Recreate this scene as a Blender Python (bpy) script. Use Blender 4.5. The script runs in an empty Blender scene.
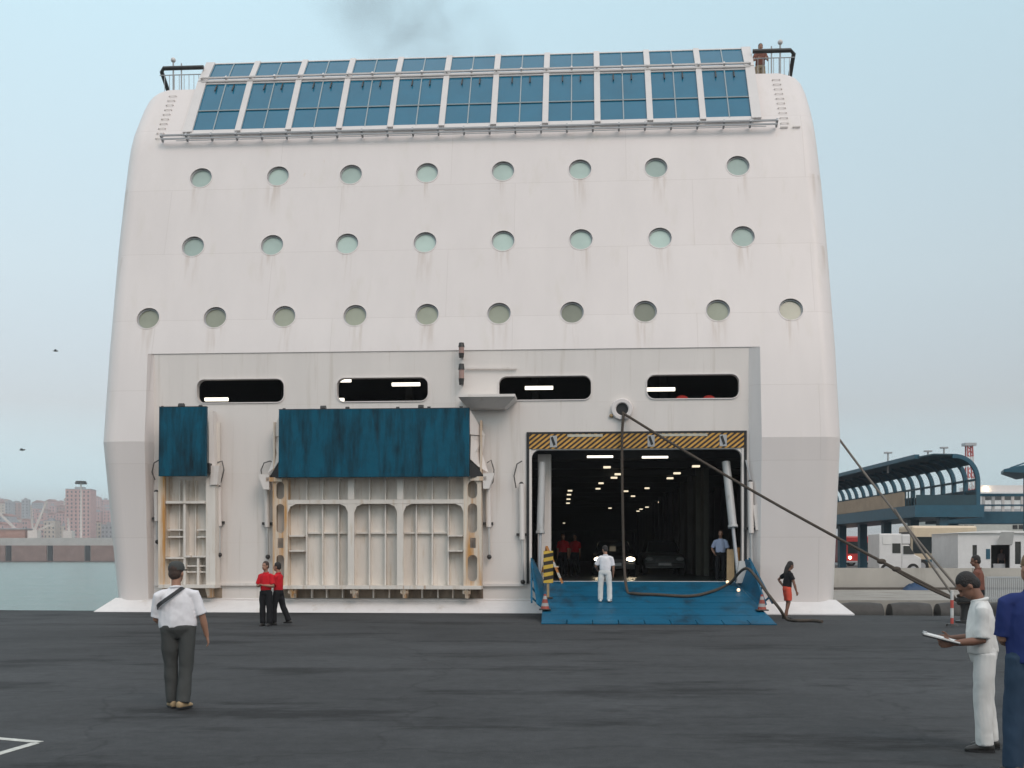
import bpy, math, random
from mathutils import Vector, Matrix, Quaternion
from mathutils.geometry import delaunay_2d_cdt
R = random.Random(7)
sc = bpy.context.scene
COL = sc.collection
PI = math.pi
rad = math.radians

# ------------------------------------------------------------------ helpers
class MB:
    """collects shapes into one mesh"""
    def __init__(s): s.v = []; s.f = []
    def add(s, vs, fs):
        o = len(s.v); s.v += [Vector(p) for p in vs]; s.f += [tuple(i + o for i in q) for q in fs]; return s
    def box(s, x0, x1, y0, y1, z0, z1):
        return s.add([(x0,y0,z0),(x1,y0,z0),(x1,y1,z0),(x0,y1,z0),(x0,y0,z1),(x1,y0,z1),(x1,y1,z1),(x0,y1,z1)],
                     [(0,3,2,1),(4,5,6,7),(0,1,5,4),(1,2,6,5),(2,3,7,6),(3,0,4,7)])
    def hexa(s, p):
        return s.add(p, [(0,3,2,1),(4,5,6,7),(0,1,5,4),(1,2,6,5),(2,3,7,6),(3,0,4,7)])
    def bar(s, a, b, w, h=None, up=(0,0,1)):
        a, b = Vector(a), Vector(b); h = w if h is None else h
        d = (b - a).normalized(); u = Vector(up)
        if abs(d.dot(u)) > .97: u = Vector((0,1,0))
        x = d.cross(u).normalized() * w / 2; y = x.cross(d).normalized() * h / 2
        return s.hexa([a-x-y, a+x-y, b+x-y, b-x-y, a-x+y, a+x+y, b+x+y, b-x+y])
    def prism(s, poly, d):
        """polygon of 3D points swept by vector d"""
        n = len(poly); d = Vector(d); A = [Vector(p) for p in poly]
        fs = [tuple(range(n-1, -1, -1)), tuple(range(n, 2*n))]
        fs += [(i, (i+1) % n, n + (i+1) % n, n + i) for i in range(n)]
        return s.add(A + [p + d for p in A], fs)
    def tube(s, path, r, n=8, cap=True):
        P = [Vector(p) for p in path]; m = len(P)
        rs = r if isinstance(r, (list, tuple)) else [r] * m
        vs = []; prev = None
        for i, p in enumerate(P):
            d = (P[min(i+1, m-1)] - P[max(i-1, 0)]).normalized()
            if prev is None:
                u = Vector((0,0,1)) if abs(d.z) < .9 else Vector((0,1,0))
                x = d.cross(u).normalized()
            else:
                x = (prev - d * prev.dot(d)).normalized()
            prev = x; y = d.cross(x)
            for k in range(n):
                a = 2 * PI * k / n
                vs.append(p + (x * math.cos(a) + y * math.sin(a)) * rs[i])
        fs = [(i*n+k, i*n+(k+1) % n, (i+1)*n+(k+1) % n, (i+1)*n+k) for i in range(m-1) for k in range(n)]
        if cap: fs += [tuple(range(n-1, -1, -1)), tuple(range((m-1)*n, m*n))]
        return s.add(vs, fs)
    def cyl(s, a, b, r0, r1=None, n=12): return s.tube([a, b], [r0, r0 if r1 is None else r1], n)
    def loft(s, rings, n=16):
        """rings: (centre, xaxis, yaxis, rx, ry)"""
        vs = []
        for c, x, y, rx, ry in rings:
            c = Vector(c); x = Vector(x); y = Vector(y)
            for k in range(n):
                a = 2 * PI * k / n
                vs.append(c + x * rx * math.cos(a) + y * ry * math.sin(a))
        m = len(rings)
        fs = [(i*n+k, i*n+(k+1) % n, (i+1)*n+(k+1) % n, (i+1)*n+k) for i in range(m-1) for k in range(n)]
        fs += [tuple(range(n-1, -1, -1)), tuple(range((m-1)*n, m*n))]
        return s.add(vs, fs)
    def ell(s, c, r, q=None, n=14, m=8):
        c = Vector(c); r = (r, r, r) if not hasattr(r, '__len__') else r
        vs = [Vector((0,0,-r[2]))]
        for i in range(1, m):
            t = -PI/2 + PI * i / m
            for k in range(n):
                a = 2 * PI * k / n
                vs.append(Vector((r[0]*math.cos(t)*math.cos(a), r[1]*math.cos(t)*math.sin(a), r[2]*math.sin(t))))
        vs.append(Vector((0,0,r[2])))
        fs = [(0, 1+(k+1) % n, 1+k) for k in range(n)]
        for i in range(m-2):
            fs += [(1+i*n+k, 1+i*n+(k+1) % n, 1+(i+1)*n+(k+1) % n, 1+(i+1)*n+k) for k in range(n)]
        t = len(vs)-1
        fs += [(t, t-n+k, t-n+(k+1) % n) for k in range(n)]
        if q is not None: vs = [q @ p for p in vs]
        return s.add([p + c for p in vs], fs)
    def disc(s, c, r, nrm=(0,-1,0), n=28):
        c = Vector(c); nn = Vector(nrm).normalized(); x = Vector((1,0,0)); x = (x - nn*x.dot(nn)).normalized(); y = nn.cross(x)
        return s.add([c + (x*math.cos(2*PI*k/n) + y*math.sin(2*PI*k/n))*r for k in range(n)], [tuple(range(n))])
    def ring(s, c, r0, r1, d, nrm=(0,-1,0), n=32):
        """a flat washer of depth d standing on a surface"""
        c = Vector(c); nn = Vector(nrm).normalized(); x = Vector((1,0,0)); x = (x - nn*x.dot(nn)).normalized(); y = nn.cross(x)
        vs = []
        for rr, dd in ((r0, 0), (r0, d), (r1, d), (r1, 0)):
            vs += [c + nn*dd + (x*math.cos(2*PI*k/n) + y*math.sin(2*PI*k/n))*rr for k in range(n)]
        fs = [(j*n+k, j*n+(k+1) % n, ((j+1) % 4)*n+(k+1) % n, ((j+1) % 4)*n+k) for j in range(4) for k in range(n)]
        return s.add(vs, fs)
    def mesh(s, name):
        me = bpy.data.meshes.new(name); me.from_pydata([tuple(p) for p in s.v], [], s.f); me.validate(); me.update(); return me
    def build(s, name, mat, parent=None, smooth=None, bevel=0, loc=None):
        import bmesh
        me = s.mesh(name)
        bm = bmesh.new(); bm.from_mesh(me)
        bmesh.ops.remove_doubles(bm, verts=bm.verts, dist=1e-5)
        bmesh.ops.recalc_face_normals(bm, faces=bm.faces)
        bm.to_mesh(me); bm.free()
        if mat: me.materials.append(mat)
        o = bpy.data.objects.new(name, me); COL.objects.link(o)
        if parent: o.parent = parent
        if loc: o.location = loc
        if bevel:
            md = o.modifiers.new('bevel', 'BEVEL'); md.width = bevel; md.segments = 2; md.limit_method = 'ANGLE'; md.angle_limit = rad(40)
        if smooth is not None:
            me.polygons.foreach_set('use_smooth', [True]*len(me.polygons)); me.set_sharp_from_angle(angle=rad(smooth))
        return o

def tag(o, label=None, cat=None, group=None, kind=None):
    if label: o['label'] = label
    if cat: o['category'] = cat
    if group: o['group'] = group
    if kind: o['kind'] = kind
    return o
def empty(name, loc=(0,0,0), rz=0, label=None, cat=None, group=None):
    o = bpy.data.objects.new(name, None); COL.objects.link(o); o.location = loc; o.rotation_euler = (0,0,rz); o.empty_display_size = .3
    return tag(o, label, cat, group)
def copy_tree(o, parent=None):
    c = o.copy(); COL.objects.link(c); c.parent = parent
    for ch in o.children: copy_tree(ch, c)
    return c

# ------------------------------------------------------------------ materials
def nd(nt, t, **kw):
    n = nt.nodes.new(t)
    for k, v in kw.items(): setattr(n, k, v)
    return n
def M(name, col, rough=.5, metal=0, var=.08, scale=2.0, stretch=(1,1,1), spots=None, bump=0, bscale=20, spec=.5, fine=0):
    """paint-like surface: base colour with a two-scale noise wear; spots = (colour, low, high, stretch, scale) stains"""
    m = bpy.data.materials.new(name); m.use_nodes = True; nt = m.node_tree; b = nt.nodes['Principled BSDF']; L = nt.links.new
    b.inputs['Roughness'].default_value = rough; b.inputs['Metallic'].default_value = metal; b.inputs['Specular IOR Level'].default_value = spec
    tc = nd(nt, 'ShaderNodeTexCoord'); mp = nd(nt, 'ShaderNodeMapping'); mp.inputs['Scale'].default_value = stretch
    L(tc.outputs['Object'], mp.inputs['Vector'])
    n1 = nd(nt, 'ShaderNodeTexNoise'); n1.inputs['Scale'].default_value = scale; n1.inputs['Detail'].default_value = 6; n1.inputs['Roughness'].default_value = .62
    L(mp.outputs[0], n1.inputs['Vector'])
    mr = nd(nt, 'ShaderNodeMapRange'); mr.inputs['From Min'].default_value = .25; mr.inputs['From Max'].default_value = .75
    mr.inputs['To Min'].default_value = 1 - var; mr.inputs['To Max'].default_value = 1 + var
    L(n1.outputs['Fac'], mr.inputs['Value'])
    mx = nd(nt, 'ShaderNodeVectorMath', operation='SCALE'); mx.inputs[0].default_value = col[:3]; L(mr.outputs[0], mx.inputs['Scale'])
    out = mx.outputs[0]
    if fine:
        n3 = nd(nt, 'ShaderNodeTexNoise'); n3.inputs['Scale'].default_value = 60; n3.inputs['Detail'].default_value = 4; L(tc.outputs['Object'], n3.inputs['Vector'])
        m3 = nd(nt, 'ShaderNodeMapRange'); m3.inputs['From Min'].default_value = .3; m3.inputs['From Max'].default_value = .7; m3.inputs['To Min'].default_value = 1-fine; m3.inputs['To Max'].default_value = 1+fine
        L(n3.outputs['Fac'], m3.inputs['Value'])
        x3 = nd(nt, 'ShaderNodeVectorMath', operation='SCALE'); L(out, x3.inputs[0]); L(m3.outputs[0], x3.inputs['Scale']); out = x3.outputs[0]
    for sp in (spots or []):
        c2, lo, hi, st, s2 = sp
        p2 = nd(nt, 'ShaderNodeMapping'); p2.inputs['Scale'].default_value = st; p2.inputs['Location'].default_value = (s2*3.1, s2, s2*1.7); L(tc.outputs['Object'], p2.inputs['Vector'])
        n2 = nd(nt, 'ShaderNodeTexNoise'); n2.inputs['Scale'].default_value = s2; n2.inputs['Detail'].default_value = 5; n2.inputs['Roughness'].default_value = .65; L(p2.outputs[0], n2.inputs['Vector'])
        r2 = nd(nt, 'ShaderNodeMapRange'); r2.inputs['From Min'].default_value = lo; r2.inputs['From Max'].default_value = hi; L(n2.outputs['Fac'], r2.inputs['Value'])
        k2 = nd(nt, 'ShaderNodeMix', data_type='RGBA'); L(r2.outputs[0], k2.inputs['Factor']); L(out, k2.inputs['A']); k2.inputs['B'].default_value = (*c2[:3], 1)
        out = k2.outputs['Result']
    L(out, b.inputs['Base Color'])
    if bump:
        nb = nd(nt, 'ShaderNodeTexNoise'); nb.inputs['Scale'].default_value = bscale; nb.inputs['Detail'].default_value = 4; L(tc.outputs['Object'], nb.inputs['Vector'])
        bp = nd(nt, 'ShaderNodeBump'); bp.inputs['Strength'].default_value = bump; bp.inputs['Distance'].default_value = .05; L(nb.outputs['Fac'], bp.inputs['Height']); L(bp.outputs[0], b.inputs['Normal'])
    return m
def seams(m, w_=5.8, h_=2.35, depth=.93):
    nt = m.node_tree; b = nt.nodes['Principled BSDF']; L = nt.links.new
    src = b.inputs['Base Color'].links[0].from_socket
    tc = nd(nt, 'ShaderNodeTexCoord'); sp = nd(nt, 'ShaderNodeSeparateXYZ'); cb = nd(nt, 'ShaderNodeCombineXYZ'); L(tc.outputs['Object'], sp.inputs[0]); L(sp.outputs['X'], cb.inputs['X']); L(sp.outputs['Z'], cb.inputs['Y'])
    br = nd(nt, 'ShaderNodeTexBrick'); br.offset = .37; br.inputs['Scale'].default_value = 1; br.inputs['Brick Width'].default_value = w_; br.inputs['Row Height'].default_value = h_; br.inputs['Mortar Size'].default_value = .012; br.inputs['Mortar Smooth'].default_value = .4
    br.inputs['Color1'].default_value = (1,1,1,1); br.inputs['Color2'].default_value = (.975,.972,.97,1); br.inputs['Mortar'].default_value = (depth,depth*.985,depth*.97,1); L(cb.outputs[0], br.inputs['Vector'])
    mx = nd(nt, 'ShaderNodeMix', data_type='RGBA', blend_type='MULTIPLY'); mx.inputs['Factor'].default_value = 1; L(src, mx.inputs['A']); L(br.outputs['Color'], mx.inputs['B']); L(mx.outputs['Result'], b.inputs['Base Color'])
    return m
def emit(name, col, st):
    m = bpy.data.materials.new(name); m.use_nodes = True; nt = m.node_tree; b = nt.nodes['Principled BSDF']
    b.inputs['Base Color'].default_value = (.8,.8,.8,1); b.inputs['Emission Color'].default_value = (*col, 1); b.inputs['Emission Strength'].default_value = st
    return m
def stripes(name, c1, c2, kx, ky, kz, frac=.5, rough=.5):
    m = bpy.data.materials.new(name); m.use_nodes = True; nt = m.node_tree; b = nt.nodes['Principled BSDF']; L = nt.links.new
    b.inputs['Roughness'].default_value = rough
    tc = nd(nt, 'ShaderNodeTexCoord'); dp = nd(nt, 'ShaderNodeVectorMath', operation='DOT_PRODUCT'); L(tc.outputs['Object'], dp.inputs[0]); dp.inputs[1].default_value = (kx, ky, kz)
    fr = nd(nt, 'ShaderNodeMath', operation='FRACT'); L(dp.outputs['Value'], fr.inputs[0])
    gt = nd(nt, 'ShaderNodeMath', operation='GREATER_THAN'); L(fr.outputs[0], gt.inputs[0]); gt.inputs[1].default_value = frac
    nz = nd(nt, 'ShaderNodeTexNoise'); nz.inputs['Scale'].default_value = 6; L(tc.outputs['Object'], nz.inputs['Vector'])
    mx = nd(nt, 'ShaderNodeMix', data_type='RGBA'); L(gt.outputs[0], mx.inputs['Factor']); mx.inputs['A'].default_value = (*c1, 1); mx.inputs['B'].default_value = (*c2, 1)
    sc2 = nd(nt, 'ShaderNodeMapRange'); sc2.inputs['To Min'].default_value = .6; sc2.inputs['To Max'].default_value = 1.25; L(nz.outputs['Fac'], sc2.inputs['Value'])
    v = nd(nt, 'ShaderNodeVectorMath', operation='SCALE'); L(mx.outputs['Result'], v.inputs[0]); L(sc2.outputs[0], v.inputs['Scale']); L(v.outputs[0], b.inputs['Base Color'])
    return m

RUST = (.36, .17, .06); DIRT = (.30, .25, .20)
m_hull = M('hull white paint', (.71,.658,.632), .42, var=.035, scale=1.2, stretch=(1,1,.12),
           spots=[((.66,.61,.56), .56, .80, (1.6,1.6,.06), 1.3), ((.60,.48,.36), .70, .86, (5,5,.10), .8)], bump=.22, bscale=.6)
m_bulk = M('bulkhead white paint', (.73,.68,.64), .45, var=.04, scale=1.4, stretch=(1,1,.15),
           spots=[((.55,.49,.42), .56, .82, (2.2,2.2,.10), 1.7)], bump=.06, bscale=.8)
def drips(m, rows):
    nt = m.node_tree; b = nt.nodes['Principled BSDF']; L = nt.links.new
    src = b.inputs['Base Color'].links[0].from_socket; tc = nd(nt, 'ShaderNodeTexCoord'); sp = nd(nt, 'ShaderNodeSeparateXYZ'); L(tc.outputs['Object'], sp.inputs[0])
    def m_(op, a, b_=None, c=None):
        n = nd(nt, 'ShaderNodeMath', operation=op)
        for i, q in enumerate((a, b_, c)):
            if q is None: continue
            if isinstance(q, (int, float)): n.inputs[i].default_value = q
            else: L(q, n.inputs[i])
        return n.outputs[0]
    def ramp(v, a, b_, c=0, d=1):
        n = nd(nt, 'ShaderNodeMapRange', interpolation_type='SMOOTHSTEP'); L(v, n.inputs['Value']); n.inputs['From Min'].default_value = a; n.inputs['From Max'].default_value = b_; n.inputs['To Min'].default_value = c; n.inputs['To Max'].default_value = d; return n.outputs[0]
    mp = nd(nt, 'ShaderNodeMapping'); mp.inputs['Scale'].default_value = (7,1,.5); L(tc.outputs['Object'], mp.inputs[0]); nz = nd(nt, 'ShaderNodeTexNoise'); nz.inputs['Scale'].default_value = 1; nz.inputs['Detail'].default_value = 4; L(mp.outputs[0], nz.inputs['Vector'])
    nf = ramp(nz.outputs['Fac'], .42, .68); tot = None
    for x0, dx, zc in rows:
        u = m_('FRACT', m_('ADD', m_('DIVIDE', m_('SUBTRACT', sp.outputs['X'], x0), dx), .5)); w = m_('MULTIPLY', m_('ABSOLUTE', m_('SUBTRACT', u, .5)), dx)
        k = m_('MULTIPLY', ramp(w, .10, .38, 1, 0), m_('MULTIPLY', ramp(sp.outputs['Z'], zc-1.7, zc-.4), ramp(sp.outputs['Z'], zc-.36, zc-.30, 1, 0)))
        tot = k if tot is None else m_('MAXIMUM', tot, k)
    mx = nd(nt, 'ShaderNodeMix', data_type='RGBA'); L(m_('MULTIPLY', m_('MULTIPLY', tot, nf), .42), mx.inputs['Factor']); L(src, mx.inputs['A']); mx.inputs['B'].default_value = (.42,.33,.25,1); L(mx.outputs['Result'], b.inputs['Base Color'])
drips(m_hull, ((-11.87,2.288,9.49),(-10.66,2.573,12.02),(-10.66,2.566,14.56)))
seams(m_hull, depth=.89); seams(m_bulk, 3.1, 2.2, .95)
m_plat = M('stern ledge white paint', (.70,.675,.66), .5, var=.06, scale=3, spots=[((.52,.46,.40), .60, .80, (1,1,1), 1.5)])
m_rib = M('rusty white steel', (.70,.65,.59), .5, var=.08, scale=3, stretch=(1,1,.4),
          spots=[((.50,.39,.27), .54, .80, (3.0,3.0,.35), 1.6), (RUST, .62, .78, (5,5,.35), 1.3), ((.08,.06,.05), .70, .80, (4,4,.3), 2.1)])
m_rail = M('rust stained white steel', (.68,.60,.50), .5, var=.1, scale=3, stretch=(1,1,.3), spots=[((.50,.24,.06), .44, .66, (4,4,.25), 1.1)])
m_blue = M('blue deck paint', (.003,.082,.135), .6, spec=.15, var=.16, scale=3,
           spots=[((.004,.020,.030), .43, .68, (2.2,2.2,.35), 1.2), ((.02,.025,.03), .62, .76, (6,6,.5), 1.3)])
m_ramp = M('blue ramp paint', (.004,.098,.18), .5, spec=.2, var=.2, scale=1.6, spots=[((.008,.035,.06), .50, .72, (1,.35,1), 1.5), ((.03,.035,.04), .66, .78, (1.2,.5,1), 3.2)], bump=.1, bscale=30)
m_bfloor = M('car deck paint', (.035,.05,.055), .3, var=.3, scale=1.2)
m_dark = M('black steel', (.012,.012,.013), .5)
m_grease = M('greasy black iron', (.03,.028,.026), .4)
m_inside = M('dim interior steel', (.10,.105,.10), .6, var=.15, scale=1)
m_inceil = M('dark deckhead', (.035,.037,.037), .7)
m_glassP = M('porthole glass', (.40,.50,.45), .08, var=.12, scale=1.5)
def vary(m, k):
    nt = m.node_tree; b = nt.nodes['Principled BSDF']; L = nt.links.new; src = b.inputs['Base Color'].links[0].from_socket; oi = nd(nt, 'ShaderNodeObjectInfo'); r_ = nd(nt, 'ShaderNodeMapRange'); r_.inputs['To Min'].default_value = 1-k; r_.inputs['To Max'].default_value = 1+k; L(oi.outputs['Random'], r_.inputs['Value']); v = nd(nt, 'ShaderNodeVectorMath', operation='SCALE'); L(src, v.inputs[0]); L(r_.outputs[0], v.inputs['Scale']); L(v.outputs[0], b.inputs['Base Color'])
m_glassP2 = M('olive porthole glass', (.27,.285,.22), .08, var=.12, scale=1.5)
vary(m_glassP, .22); vary(m_glassP2, .28)
m_glassL = M('blue lounge glass', (.010,.13,.215), .05, var=.10, scale=1.0)
m_frame = M('glazing frame paint', (.62,.59,.57), .45, var=.05)
m_grey = M('grey steel', (.38,.39,.40), .45, var=.1)
m_chrome = M('cylinder grey steel', (.46,.46,.45), .35, var=.1, stretch=(1,1,.3), spots=[((.2,.17,.14), .55, .8, (3,3,.4), 2)])
m_asph = None
m_rope = M('mooring rope', (.075,.058,.045), .9, var=.25, scale=30, bump=.6, bscale=60)
m_rope2 = M('weathered rope', (.16,.14,.12), .9, var=.25, scale=30, bump=.6, bscale=60)
m_yb = stripes('yellow and black stripes', (.025,.012,.008), (.62,.33,.06), 5.2, 0, -6.6, .5)
m_ybp = stripes('board stripes', (.02,.015,.01), (.62,.40,.05), 0.9, 0, -4.6, .5)
m_cone = stripes('cone bands', (.30,.05,.03), (.36,.35,.34), 0, 0, 5.2, .55)
m_white = M('white plate', (.7,.7,.68), .5)
m_wood = M('orange brown wood', (.42,.18,.05), .7, var=.2, scale=8)
m_tan = M('tan board', (.34,.24,.13), .7, var=.2, scale=5)
m_lamp = emit('fluorescent', (1,.93,.78), 2.2)
m_spot = emit('deck lamp', (1,.86,.62), 1.1)
m_head = emit('headlight', (1,.82,.55), 14)
m_amber = emit('ramp light', (1,.62,.32), 1.6)

# ------------------------------------------------------------------ camera
F, HZ, CH = 1080.0, 555.0, 1.8
cam = bpy.data.cameras.new('camera'); co = bpy.data.objects.new('camera', cam); COL.objects.link(co)
co.location = (0,0,CH); co.rotation_euler = (PI/2, 0, 0); cam.shift_y = (HZ - 384) / 1024   # upright camera, frame shifted up: the verticals stay vertical
cam.sensor_width = 36; cam.lens = 36 * F / 1024; cam.clip_end = 12000; cam.clip_start = .1
sc.camera = co
def ray(px, py):
    return Vector(((px-512)/F, 1, (HZ-py)/F))
def G(px, py, z=0.0):
    """the point at height z seen at a pixel of the photograph"""
    d = ray(px, py); return Vector((0,0,CH)) + d * ((z - CH) / d.z)
def A(px, py, Y):
    """the point at distance Y seen at a pixel of the photograph"""
    d = ray(px, py); return Vector((0,0,CH)) + d * (Y / d.y)
DS = 34.0; PSI = rad(-3.6); SO = Vector((0, DS, 0))
UX = Vector((math.cos(PSI), math.sin(PSI), 0)); UY = Vector((-math.sin(PSI), math.cos(PSI), 0))
def S(px, py, yl=0.0, lean=0.0, z0=0.0):
    """ship coordinates on the plane y = yl + lean (z - z0)"""
    d = ray(px, py); o = Vector((0,0,CH)) - SO
    t = (yl + lean*(CH - z0) - o.dot(UY)) / (d.dot(UY) - lean*d.z); p = o + d*t
    return Vector((p.dot(UX), p.dot(UY), p.z))
def toship(p):
    p = Vector(p) - SO; return Vector((p.dot(UX), p.dot(UY), p.z))
def toworld(p): return SO + UX*p[0] + UY*p[1] + Vector((0,0,p[2]))

# ------------------------------------------------------------------ setting: quay, water, far land
def asphalt():
    m = bpy.data.materials.new('asphalt'); m.use_nodes = True; nt = m.node_tree; b = nt.nodes['Principled BSDF']; L = nt.links.new
    tc = nd(nt, 'ShaderNodeTexCoord')
    def noise(scale, det=6, st=(1,1,1), rough=.6):
        mp = nd(nt, 'ShaderNodeMapping'); mp.inputs['Scale'].default_value = st; L(tc.outputs['Object'], mp.inputs[0])
        n = nd(nt, 'ShaderNodeTexNoise'); n.inputs['Scale'].default_value = scale; n.inputs['Detail'].default_value = det; n.inputs['Roughness'].default_value = rough; L(mp.outputs[0], n.inputs['Vector']); return n.outputs['Fac']
    def mr(v, a, b_, c, d):
        r = nd(nt, 'ShaderNodeMapRange'); L(v, r.inputs['Value']); r.inputs['From Min'].default_value = a; r.inputs['From Max'].default_value = b_; r.inputs['To Min'].default_value = c; r.inputs['To Max'].default_value = d; return r.outputs[0]
    def mul(a, b_):
        q = nd(nt, 'ShaderNodeMath', operation='MULTIPLY'); L(a, q.inputs[0]); L(b_, q.inputs[1]); return q.outputs[0]
    f = mul(mr(noise(.22, 5), .3, .7, .70, 1.30), mr(noise(90, 3), .3, .7, .75, 1.25))
    f = mul(f, mr(noise(5.5, 5), .3, .7, .84, 1.16)); f = mul(f, mr(noise(.09, 3, (.5,1,1)), .35, .65, .86, 1.12))
    f = mul(f, mr(noise(1.1, 5, (.5,1,1)), .30, .48, .84, 1.0))          # tyre-dark drags
    f = mul(f, mr(noise(.55, 7, (.35,1,1), .75), .52, .62, 1.0, .36))
    f = mul(f, mr(noise(.8, 6, (.12,1,1), .7), .50, .64, 1.0, .86))
    f = mul(f, mr(noise(26, 4), .3, .7, .86, 1.14))      # oil stains
    f = mul(f, mr(noise(2.3, 3), .70, .76, 1.0, 1.35))                    # pale scuffs
    vz = nd(nt, 'ShaderNodeTexVoronoi', feature='DISTANCE_TO_EDGE'); vz.inputs['Scale'].default_value = .16
    wp = nd(nt, 'ShaderNodeTexNoise'); wp.inputs['Scale'].default_value = .9; wp.inputs['Detail'].default_value = 5; L(tc.outputs['Object'], wp.inputs['Vector'])
    wm = nd(nt, 'ShaderNodeVectorMath', operation='MULTIPLY_ADD'); L(wp.outputs['Color'], wm.inputs[0]); wm.inputs[1].default_value = (1.6,1.6,0); L(tc.outputs['Object'], wm.inputs[2]); L(wm.outputs[0], vz.inputs['Vector'])
    f = mul(f, mr(vz.outputs['Distance'], .001, .006, .74, 1.0))
    v = nd(nt, 'ShaderNodeVectorMath', operation='SCALE'); v.inputs[0].default_value = (.047,.049,.051); L(f, v.inputs['Scale'])
    L(v.outputs[0], b.inputs['Base Color']); b.inputs['Roughness'].default_value = .85; b.inputs['Specular IOR Level'].default_value = .3
    bp = nd(nt, 'ShaderNodeBump'); bp.inputs['Strength'].default_value = .5; bp.inputs['Distance'].default_value = .02; L(noise(70, 4), bp.inputs['Height']); L(bp.outputs[0], b.inputs['Normal'])
    return m
m_asph = asphalt()
EL = Vector((-16.37, 35.25, 0)); ER = Vector((12.2, 32.0, 0)); ed = (ER - EL).normalized()
a_, b_ = EL - ed*400, ER + ed*3.0
q = MB(); q.prism([(a_.x,-300,-5),(b_.x+300,-300,-5),(b_.x+300,b_.y-10,-5),(b_.x,b_.y,-5),(a_.x,a_.y,-5)], (0,0,5))
tag(q.build('quay', m_asph), kind='structure')
# painted mark at the lower left
mk = MB(); p0, p1, p2 = G(40,742,.004), G(-40,735,.004), G(-30,762,.004)
mk.bar(p0, p1, .09, .004); mk.bar(p0 + Vector((-.02,-.06,.0)), p2, .09, .0042)
tag(mk.build('pavement_marking', M('worn white paint', (.50,.50,.46), .8, var=.3, scale=14)), kind='structure')

def water():
    m = bpy.data.materials.new('harbour water'); m.use_nodes = True; nt = m.node_tree; b = nt.nodes['Principled BSDF']; L = nt.links.new
    b.inputs['Base Color'].default_value = (.15,.235,.215,1); b.inputs['Roughness'].default_value = .18; b.inputs['IOR'].default_value = 1.33
    tc = nd(nt, 'ShaderNodeTexCoord'); h = None
    for s_, st, k in ((.9,(.4,1,1),1.0),(3.0,(.6,1,1),.4),(.10,(.3,1,1),4.0)):
        mp = nd(nt, 'ShaderNodeMapping'); mp.inputs['Scale'].default_value = st; L(tc.outputs['Object'], mp.inputs[0])
        n = nd(nt, 'ShaderNodeTexNoise'); n.inputs['Scale'].default_value = s_; n.inputs['Detail'].default_value = 4; L(mp.outputs[0], n.inputs['Vector'])
        q = nd(nt, 'ShaderNodeMath', operation='MULTIPLY'); L(n.outputs['Fac'], q.inputs[0]); q.inputs[1].default_value = k
        if h is None: h = q.outputs[0]
        else:
            ad = nd(nt, 'ShaderNodeMath', operation='ADD'); L(h, ad.inputs[0]); L(q.outputs[0], ad.inputs[1]); h = ad.outputs[0]
    bp = nd(nt, 'ShaderNodeBump'); bp.inputs['Strength'].default_value = 1.0; bp.inputs['Distance'].default_value = .6; L(h, bp.inputs['Height']); L(bp.outputs[0], b.inputs['Normal'])
    return m
WZ = -1.5
w = MB(); w.add([(-5000,-400,WZ),(5000,-400,WZ),(5000,6000,WZ),(-5000,6000,WZ)], [(0,1,2,3)])
tag(w.build('water', water()), kind='structure')

# far shore: rising ground with the city
hl = MB(); nx, ny = 60, 14
vs = []; fs = []
for j in range(ny):
    for i in range(nx):
        x = -2200 + 4400*i/(nx-1); y = 1150 + 1100*j/(ny-1)
        z = -2 + 3.5*min(j,1) + 40*(j/(ny-1))*(.75+.35*math.sin(x*.011+1)+.2*math.sin(x*.031))
        if x > 40: z = min(z, 3.0) if j < ny-1 else 4
        vs.append((x,y,z))
for j in range(ny-1):
    for i in range(nx-1): fs.append((j*nx+i, j*nx+i+1, (j+1)*nx+i+1, (j+1)*nx+i))
hl.add(vs, fs)
tag(hl.build('hills', M('hazy hillside', (.10,.11,.08), .9, var=.4, scale=.03), smooth=60), kind='structure')
def hill_z(x, y):
    j = max(0, min(ny-1, (y-1150)/1100*(ny-1)))
    return -2 + 3.5*min(j,1) + 40*(j/(ny-1))*(.75+.35*math.sin(x*.011+1)+.2*math.sin(x*.031))

def facade(name, wall, glass):
    m = bpy.data.materials.new(name); m.use_nodes = True; nt = m.node_tree; b = nt.nodes['Principled BSDF']; L = nt.links.new
    tc = nd(nt, 'ShaderNodeTexCoord'); nz = nd(nt, 'ShaderNodeTexNoise'); nz.inputs['Scale'].default_value = .3; L(tc.outputs['Object'], nz.inputs['Vector'])
    r = nd(nt, 'ShaderNodeMapRange'); r.inputs['To Min'].default_value = .75; r.inputs['To Max'].default_value = 1.25; L(nz.outputs['Fac'], r.inputs['Value'])
    v = nd(nt, 'ShaderNodeVectorMath', operation='SCALE'); v.inputs[0].default_value = wall; L(r.outputs[0], v.inputs['Scale']); L(v.outputs[0], b.inputs['Base Color']); b.inputs['Roughness'].default_value = .85
    return m
m_win = M('far window', (.05,.06,.07), .2)
m_roofr = M('red roof tiles', (.26,.10,.07), .85, var=.2)
cols = {'pink': facade('pink render', (.52,.30,.27), 0), 'cream': facade('cream render', (.56,.47,.38), 0), 'grey': facade('grey render', (.33,.33,.34), 0), 'brown': facade('brown render', (.36,.21,.17), 0)}
_w = MB().box(-.8,.8,-.1,.07,-1.1,1.1).build('window', m_win); WME = _w.data; bpy.data.objects.remove(_w)
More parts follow.
